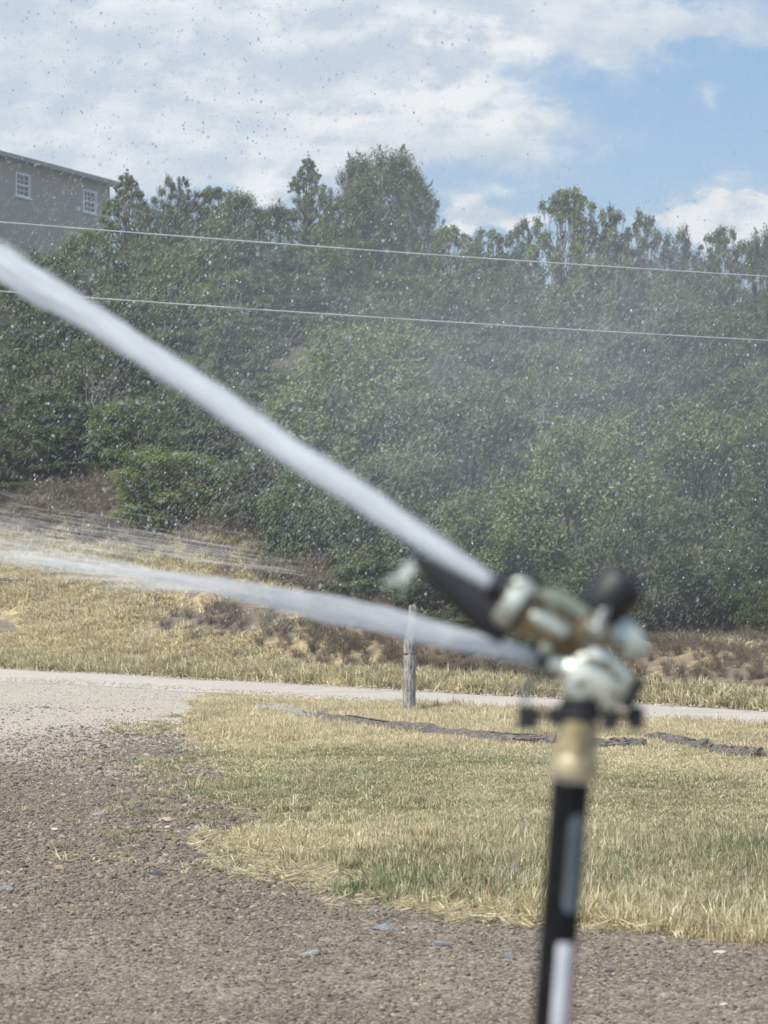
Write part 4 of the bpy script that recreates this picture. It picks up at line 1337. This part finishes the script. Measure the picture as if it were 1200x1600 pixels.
# drive nozzle of the lower jet
B = Bag(); cyl(B, Q3(850, 1032, -6), Q3(906, 1052, 0), 0, prof=[(0, 15), (.1, 17), (.5, 18), (.55, 21), (1, 26)]); drive = sp('drive_nozzle', B, M_CAST)
B = Bag(); cyl(B, Q3(840, 1029, -6), Q3(855, 1034, -6), 0, prof=[(0, 13), (.1, 16.5), (.9, 17), (1, 15)]); sub('nozzle_ring', B, M_BLACK, drive)

# upper barrel from the hinge to the main nozzle
B = Bag(); cyl(B, Q3(800, 942), Q3(918, 1014), 0, n=36, prof=[(0, 34), (.06, 37), (.3, 36), (.5, 33), (.8, 31), (1, 27)])
barrel = sp('barrel', B, M_BRONZE, 45)
B = Bag(); cyl(B, Q3(786, 934), Q3(812, 950), 0, n=36, prof=[(0, 30), (.1, 38), (.45, 41), (.85, 41), (1, 36)]); sub('barrel_flange', B, M_CAST, barrel)
B = Bag(); prism(B, rounded([(800, 904), (822, 902), (838, 920), (826, 944), (802, 942), (790, 924)]), -30, 30, 5); sub('nozzle_boss', B, M_CAST, barrel)
B = Bag(); cyl(B, Q3(768, 909), Q3(792, 925), 0, prof=[(0, 13), (.1, 17.5), (.6, 19), (1, 22)]); sub('main_nozzle', B, M_BLACK, barrel)
B = Bag(); prism(B, [(822, 926), (866, 921), (884, 927), (926, 954), (930, 966), (910, 966), (872, 946), (826, 944)], -14, 14, 3); sub('bridge', B, m_flat('greenish_cast', (.25, .29, .24), (.34, .38, .32), 60, .4, .1, .0005, metal=.3), barrel)
B = Bag(); cyl(B, Q3(850, 1012, -20), Q3(853, 1014, -30), 0, prof=[(0, 7), (.1, 9), (.9, 9), (1, 6)]); sub('side_screw', B, M_CAST, barrel)
B = Bag(); cyl(B, Q3(826, 958, -30), Q3(884, 992, -30), 0, n=24, prof=[(0, 5), (.08, 10), (.5, 13), (.92, 10), (1, 5)]); sub('highlight_bulge', B, M_CAST, barrel)  # pale bulge shaped in to stand for the highlight along the barrel
B = Bag(); cyl(B, Q3(930, 980, -28), Q3(932, 982, 28), 0, prof=[(0, 12), (.05, 15), (.95, 15), (1, 12)]); sub('hinge_pin', B, M_CAST, barrel)
B = Bag(); prism(B, rounded([(903, 958), (938, 962), (958, 988), (946, 1012), (912, 1006)]), -20, 20, 4); sub('hinge_block', B, M_BRONZE, barrel)
B = Bag(); prism(B, rounded([(818, 893), (838, 896), (846, 906), (836, 918), (816, 908)]), -9, 9, 2); sub('latch', B, M_BLACK, barrel)

B = Bag()                                    # return spring wound round the hinge
th = np.linspace(0, 2 * np.pi * 6, 120); c0, c1 = Q3(928, 984, -34), Q3(938, 952, -34)
B.tube(np.array([c0 + (c1 - c0) * t / th[-1] + (np.array([.94, 0, .34]) * math.cos(t) + np.array([0, 1.0, 0]) * math.sin(t)) * 13 * S for t in th]), 2.0 * S, 6)
sub('return_spring', B, M_STEEL, barrel, 60)
B = Bag(); cyl(B, Q3(812, 949), Q3(817, 952), 0, prof=[(0, 39), (.5, 40), (1, 39)]); sub('dark_gap_ring', B, M_BLACK, barrel)  # black ring added to read as the dark gap behind the flange
for (px, py, d_, r0_) in [(800, 912, -30, 5), (786, 958, -36, 5), (902, 1068, -27, 6), (944, 1034, -27, 5), (960, 1084, -27, 5)]:
    B = Bag(); V_, Qd, T = tube([Q3(px, py, d_ + 3), Q3(px, py, d_ - 4)], r0_ * S, 6); B.add(V_, Qd, T); sub('bolt', B, M_BLACK if px > 890 else M_BRONZE, body if px > 890 else barrel, 20)
B = Bag(); prism(B, [(912, 1022), (946, 1032), (970, 1058), (964, 1062), (940, 1040), (910, 1030)], -31, -24, 1.5); sub('rib', B, M_BRONZE, body)
# long black deflector arm
B = Bag(); V_ = []
st_ = [(648, 872, 7, 4), (668, 887, 13, 6), (700, 913, 20, 9), (735, 940, 27, 11), (768, 962, 33, 13), (800, 980, 33, 14)]
pts = []
for (px, py, hh_, dd__) in st_:
    for k in range(12):
        a = k / 12 * 2 * np.pi; nx_, ny_ = math.sin(R(33)), -math.cos(R(33))
        pts.append(Q3(px + nx_ * hh_ * math.cos(a), py + ny_ * hh_ * math.cos(a), 8 + dd__ * math.sin(a)))
pts = np.array(pts); m_ = len(st_)
i = np.arange(m_ - 1)[:, None] * 12; j = np.arange(12)[None, :]; jn = (j + 1) % 12
Qd = np.stack([i + j, i + jn, i + 12 + jn, i + 12 + j], -1).reshape(-1, 4)
pts = np.vstack([pts, Q3(650, 871, 18), Q3(800, 972, 18)]); jj = np.arange(12); jk = (jj + 1) % 12
T = np.vstack([np.stack([jk, jj, np.full(12, 72)], -1), np.stack([60 + jj, 60 + jk, np.full(12, 73)], -1)])
B.add(pts, Qd, T); sp('deflector_arm', B, M_BLACK, 50)

# hammer arm: black weight and silver counterweight
B = Bag(); cyl(B, Q3(932, 962), Q3(978, 905), 0, n=36, prof=[(0, 22), (.05, 32), (.12, 36), (.5, 38), (.88, 38), (.96, 35), (1, 29)])
wgt_ = sp('black_weight', B, M_BLACK, 60)
B = Bag(); cyl(B, Q3(976, 908, -30), Q3(977, 906, -34), 11, 10); sub('cap_disc', B, M_BLACK, wgt_)
B = Bag(); prism(B, rounded([(952, 972), (972, 962), (992, 972), (1006, 996), (1016, 1022), (1002, 1032), (992, 1028), (984, 1034), (972, 1020), (976, 1008), (958, 998), (948, 986)]), -16, 16, 5)
sp('counterweight', B, M_CAST, 50)
# trip pin with its spring
B = Bag(); B.tube([Q3(866, 1058, -8), Q3(845, 1059, -8), Q3(830, 1056, -8)], 5 * S, 10); br = sp('spring_bracket', B, M_BLACK)
th = np.linspace(0, 2 * np.pi * 9, 150); a, b = Q3(829, 1058, -8), Q3(820, 1086, -8)
ex = np.array([1.0, 0, 0]); ey = np.array([0, 1.0, 0])
B = Bag(); B.tube(np.array([a + (b - a) * t / th[-1] + (ex * math.cos(t) + ey * math.sin(t)) * 6 * S for t in th]), 1.6 * S, 6); sub('spring', B, M_DARKSTEEL, br, 60)
B = Bag(); B.tube([a, b], 4.2 * S, 8); sub('pin', B, M_BLACK, br)
v, f = ico(2); B = Bag(); B.add(v * 7 * S + Q3(819, 1089, -8), None, f); sub('pin_head', B, M_STEEL, br, 80)


# ------------------------------------------------------------------ water
def jet(name, pts_px, Ys, hw, op, label, seed, n=110, k=40, rag=.06):
    r = np.random.default_rng(seed); m = len(pts_px)
    t = np.linspace(0, m - 1, n)
    pts = np.array([P(*q, y) for q, y in zip(pts_px, Ys)])
    c = np.stack([np.interp(t, range(m), pts[:, j]) for j in range(3)], -1)
    for _ in range(8):
        c[1:-1] = (c[:-2] + c[1:-1] * 2 + c[2:]) / 4
    rad = np.interp(t, range(m), [h * y / FPX for h, y in zip(hw, Ys)])
    V_, Q, T = tube(c, rad, k)
    along = np.repeat(np.arange(n) / n, k); around = np.tile(np.arange(k) / k, n)
    ra = np.repeat(rad, k)
    cen = np.repeat(c, k, 0)
    nz = fbm(along * 14, around * 0 + np.cos(around * 2 * np.pi) * 1.3, 1.0, 4, seed) - .5 + (fbm(along * 30, np.sin(around * 2 * np.pi) * 4, 1.0, 3, seed + 5) - .5) * .6
    grow = np.clip(along * 2.0, .15, 1.0)
    V_[:-2] = cen + (V_[:-2] - cen) * (1 + nz * rag * 6 * grow)[:, None]
    opv = np.concatenate([np.interp(np.repeat(t, k), range(m), op), [op[0], op[-1]]])
    me = mesh_np(name, V_, [Q, T], M_WATER, True, {'opacity': opv, 'along': np.concatenate([along * np.sum(np.linalg.norm(np.diff(c, axis=0), axis=1)), [0, 0]]),
                                                    'around': np.concatenate([np.abs(around - .5) * 2, [0, 0]])})
    o = part(name, me); tag(o, label, 'water jet', 'jets of water from the sprinkler')
    return o


jet('water_jet', [(768, 910), (700, 867), (600, 801), (440, 697), (300, 600), (150, 500), (0, 412), (-120, 350), (-420, 200)],
    [1.9, 1.98, 2.1, 2.32, 2.52, 2.74, 2.96, 3.15, 3.6], [11, 16, 19, 21, 20, 21, 28, 33, 42],
    [.70, .76, .80, .82, .84, .84, .84, .8, .6], 'thick upper jet of water rising from the main nozzle to the left edge', 11, rag=.095)
jet('water_jet', [(842, 1030), (780, 1013), (700, 995), (600, 968), (520, 952), (430, 935), (350, 916), (270, 903), (190, 893), (110, 881), (0, 866)],
    [1.9, 2.05, 2.3, 2.65, 2.95, 3.4, 3.8, 4.3, 4.8, 5.3, 6.0], [11, 14, 18, 21, 21, 18, 13, 8, 5, 3, 2],
    [.72, .68, .64, .60, .56, .5, .45, .42, .4, .35, .2], 'flat lower jet of water spreading from the drive nozzle towards the dry bank', 12, rag=.045)
# strands the lower jet breaks up into
B = Bag(); r_ = np.random.default_rng(5)
for _ in range(230):
    x0 = r_.uniform(60, 430); t0 = (430 - x0) / 430
    yc = np.interp(x0, [0, 190, 430], [866, 893, 935]); y0 = yc + r_.normal(0, 9)
    L_ = r_.uniform(60, 240); spread = r_.normal(0, 1); x1 = x0 - L_
    slope = .14 + spread * .035 + (.05 if spread > 0 else 0)
    y1 = y0 - L_ * slope
    Y0 = np.interp(x0, [0, 190, 430], [6.0, 4.8, 3.4]) + r_.normal(0, .2); Y1 = Y0 + L_ / 190
    p = [P(x0 + (x1 - x0) * q, y0 + (y1 - y0) * q + 5 * q * q, Y0 + (Y1 - Y0) * q) for q in (0, .33, .66, 1)]
    w = r_.uniform(.5, 1.5) / FPX * Y0 * .5
    B.tube(p, [w * .2, w, w, w * .2], 4, False)
JP = [(700, 867, 1.98, 16), (600, 801, 2.1, 19), (440, 697, 2.32, 21), (300, 600, 2.52, 20), (150, 500, 2.74, 22), (0, 412, 2.96, 28), (-120, 350, 3.15, 34)]
JP = np.array(JP, float)[::-1]
for _ in range(420):                        # ragged filaments and shed beads along the rim of the upper jet
    x0 = r_.uniform(-100, 690); yc, Y0, hw_ = (np.interp(x0, JP[:, 0], JP[:, q]) for q in (1, 2, 3))
    a_ = r_.uniform(0, 6.28); o_ = hw_ * r_.uniform(.85, 1.25); fall_ = abs(r_.normal(0, 10)) * (r_.random() < .35)
    L_ = r_.uniform(5, 60) if fall_ == 0 else r_.uniform(2, 8)
    px_, py_, dY = x0 + math.cos(a_) * o_ * .55, yc - math.cos(a_) * o_ * .83 + fall_, math.sin(a_) * o_ / FPX * Y0
    w = r_.uniform(.6, 2.0) / FPX * Y0
    B.tube([P(px_ + L_ * .5, py_ + L_ * .34, Y0 + dY), P(px_, py_ - 1, Y0 + dY), P(px_ - L_ * .5, py_ - L_ * .32, Y0 + dY)], [w * .2, w, w * .3], 4, False)
for _ in range(520):                        # the thin sheet of spray above it
    x0 = 480 - 560 * r_.random() ** .6; y0 = np.interp(x0, [0, 250, 520], [850, 868, 905]) - abs(r_.normal(0, 30)) * (1.25 - x0 / 520); L_ = r_.uniform(20, 120)
    Y0 = r_.uniform(6, 10); w = r_.uniform(.18, .42) / FPX * Y0
    B.tube([P(x0 + L_ / 2, y0 + L_ * .09, Y0), P(x0, y0, Y0 + .1), P(x0 - L_ / 2, y0 - L_ * .07, Y0 + .2)], [w * .2, w, w * .2], 3, False)
o = part('water_strands', B.mesh('water_strands', m_spray('strand_water', .26), True)); tag(o, 'thin strands of water where the lower jet breaks up', None, None, 'stuff')
# splash thrown off the tip of the deflector arm
B = Bag(); r_ = np.random.default_rng(8)
for _ in range(70):
    t = r_.random(); c_ = P(648 - 32 * t + r_.normal(0, 5 + 5 * t), 880 + 34 * t + r_.normal(0, 4), 1.95 + r_.normal(0, .01))
    B.tube([c_ + np.array([7, 0, 8]) * S, c_, c_ - np.array([7, 0, 9]) * S], np.array([.3, r_.uniform(1, 2.6), .3]) * S, 5)
o = part('splash', B.mesh('splash', m_spray('thrown_water', .2), True)); tag(o, 'small pale splash thrown off the tip of the black arm', None, None, 'stuff')

# falling drops: clear beads near, and fine slanting drizzle through the whole view
def drop_mesh(name, m, sub_, stretch):
    v, f = ico(sub_); return mesh_np(name, v * np.array([1, 1, stretch]), f, m, True)


def spray_density(px, py):
    v_ = .25 + 1.5 * fbm(px * .8 + py * .6, py * .35, .006, 3, 99) ** 1.6
    d = .36 + .4 * np.exp(-(((px - 300) / 420) ** 2 + ((py - 520) / 330) ** 2)) + .65 * np.exp(-(((px - 850) / 330) ** 2 + ((py - 560) / 230) ** 2))
    d = d * sstep(1050, 900, py) * (1 - .75 * sstep(500, 900, px) * sstep(330, 250, py))
    d = d * v_ * (1 - .6 * sstep(260, 60, px) * sstep(430, 330, py))
    return np.clip(d, 0.0, 1)


def px_points(n, y0, y1, wfun):
    px = rng.uniform(-60, 1260, n * 3); py = rng.uniform(-60, 1100, n * 3)
    ok = rng.random(n * 3) < wfun(px, py); px, py = px[ok][:n], py[ok][:n]
    Y = rng.uniform(y0, y1, len(px))
    u, v = (px - 600) / FPX, (800 - py) / FPX
    dy = math.cos(PITCH) - v * math.sin(PITCH); dz = math.sin(PITCH) + v * math.cos(PITCH)
    return np.stack([u * Y / dy, Y, CAM_H + dz * Y / dy], -1), px, py


p, px, py = px_points(60000, 6.0, 17.0, spray_density)
n = len(p); s = rng.uniform(.0004, .0009, n) * (.5 + p[:, 1] / 16)
scatter('fine_spray', p, np.stack([rng.normal(0, .2, n), R(38) + rng.normal(0, .12, n), rng.uniform(-.4, .4, n)], -1), np.stack([s, s, s * rng.uniform(6, 18, n)], -1),
        np.zeros(n, int), proto_collection('spray_kinds', [drop_mesh('spray_speck', M_MIST, 0, 1.0)]), 'fine slanting spray drifting in front of the trees')
p, px, py = px_points(4200, 5.0, 15.0, lambda a, b: np.clip(spray_density(a, b) * .8 + .5 * (b < 260) * sstep(750, 350, a), 0, 1))
n = len(p); s = (.0018 + .0030 * rng.random(n) ** 4) * (.35 + p[:, 1] / 14)
scatter('water_drops', p, np.stack([rng.normal(0, .2, n), rng.normal(.2, .3, n), rng.uniform(0, 6, n)], -1), np.stack([s, s, s * rng.uniform(1, 1.7, n)], -1),
        np.zeros(n, int), proto_collection('drop_kinds', [drop_mesh('water_drop', M_DROP, 2, 1.0)]), 'clear water drops falling through the air')
p, px, py = px_points(1500, 5.0, 14.0, lambda a, b: spray_density(a, b) * (b > 300))
n = len(p); s = (.0012 + .0022 * rng.random(n) ** 3) * (.35 + p[:, 1] / 14)
scatter('white_spray_beads', p, np.stack([rng.normal(0, .3, n), rng.normal(.3, .4, n), rng.uniform(0, 6, n)], -1), np.stack([s, s, s * rng.uniform(1, 2.2, n)], -1),
        np.zeros(n, int), proto_collection('bead_kinds', [drop_mesh('white_bead', M_SPLASH, 1, 1.0)]), 'sparkling white beads of spray in front of the wood')
# single larger drops dripping around the sprinkler
DRIPS = [(628, 928, 1.95, 3, 'clear drop hanging under the splash at the tip of the black arm'), (802, 1350, 3.2, 4, 'largest clear drop falling left of the black pipe'),
         (820, 1288, 3.2, 2.5, 'small clear drop falling between two others left of the pipe'), (814, 1262, 3.0, 2.2, 'smallest clear drop falling high beside the pipe top'),
         (799, 1075, 2.6, 3, 'clear drop falling just left of the spring'), (855, 1078, 2.2, 3, 'clear drop falling between the spring and the black sleeve')]
dv, df_ = ico(2)
dme = mesh_np('falling_drop', dv, df_, M_DROP, True)
for (px, py, Y, rpx, dl) in DRIPS:
    o = part('falling_drop', dme); o.location = tuple(P(px, py, Y)); s_ = rpx / FPX * Y; o.scale = (s_, s_, s_ * 1.7)
    tag(o, dl, 'water drop', 'drops dripping from the sprinkler')

# ------------------------------------------------------------------ air: thin haze, and the drifting mist of the sprinkler
def vol_mat(name, dens, colr=(.93, .95, 1.0)):
    m = bpy.data.materials.new(name); m.use_nodes = True; N = NT(m.node_tree)
    v = N.n('ShaderNodeVolumePrincipled', {'Color': (*colr, 1), 'Density': dens, 'Anisotropy': .1})
    N.t.links.new(v.outputs[0], N.n('ShaderNodeOutputMaterial').inputs['Volume'])
    return m
B = Bag(); B.box((0, 60, 15), (300, 220, 34))
tag(part('haze', B.mesh('haze', vol_mat('haze_air', .0015))), 'thin even haze added to lift the dark tones of the hillside', None, None, 'stuff')  # uniform haze box, added to lighten the dark trees

m = bpy.data.materials.new('drifting_mist'); m.use_nodes = True; N = NT(m.node_tree)
oc = N.n('ShaderNodeTexCoord').outputs['Object']
r2 = N.n('ShaderNodeVectorMath', {0: oc, 1: oc}, operation='DOT_PRODUCT').outputs['Value']
fall = N.math('POWER', N.math('SUBTRACT', 1.0, r2, clamp=True), 1.3)
dn_ = N.math('MULTIPLY', fall, N.ramp(N.noise(oc, 1.9, 3, .6), .28, .72, .25, 1.5))
v = N.n('ShaderNodeVolumePrincipled', {'Color': (.93, .95, 1, 1), 'Density': N.math('MULTIPLY', dn_, .046), 'Anisotropy': .2})
N.t.links.new(v.outputs[0], N.n('ShaderNodeOutputMaterial').inputs['Volume'])
m.cycles.volume_step_rate = 4.0
v_, f_ = ico(2)
o = part('spray_mist', mesh_np('spray_mist', v_ * 1.04, f_, m)); c_ = P(880, 560, 12)
o.location = tuple(c_); o.scale = (2.9, 5.5, 1.7); o.rotation_euler = (0, R(12), 0)
tag(o, 'soft drifting mist from the sprinkler in front of the wood', None, None, 'stuff')
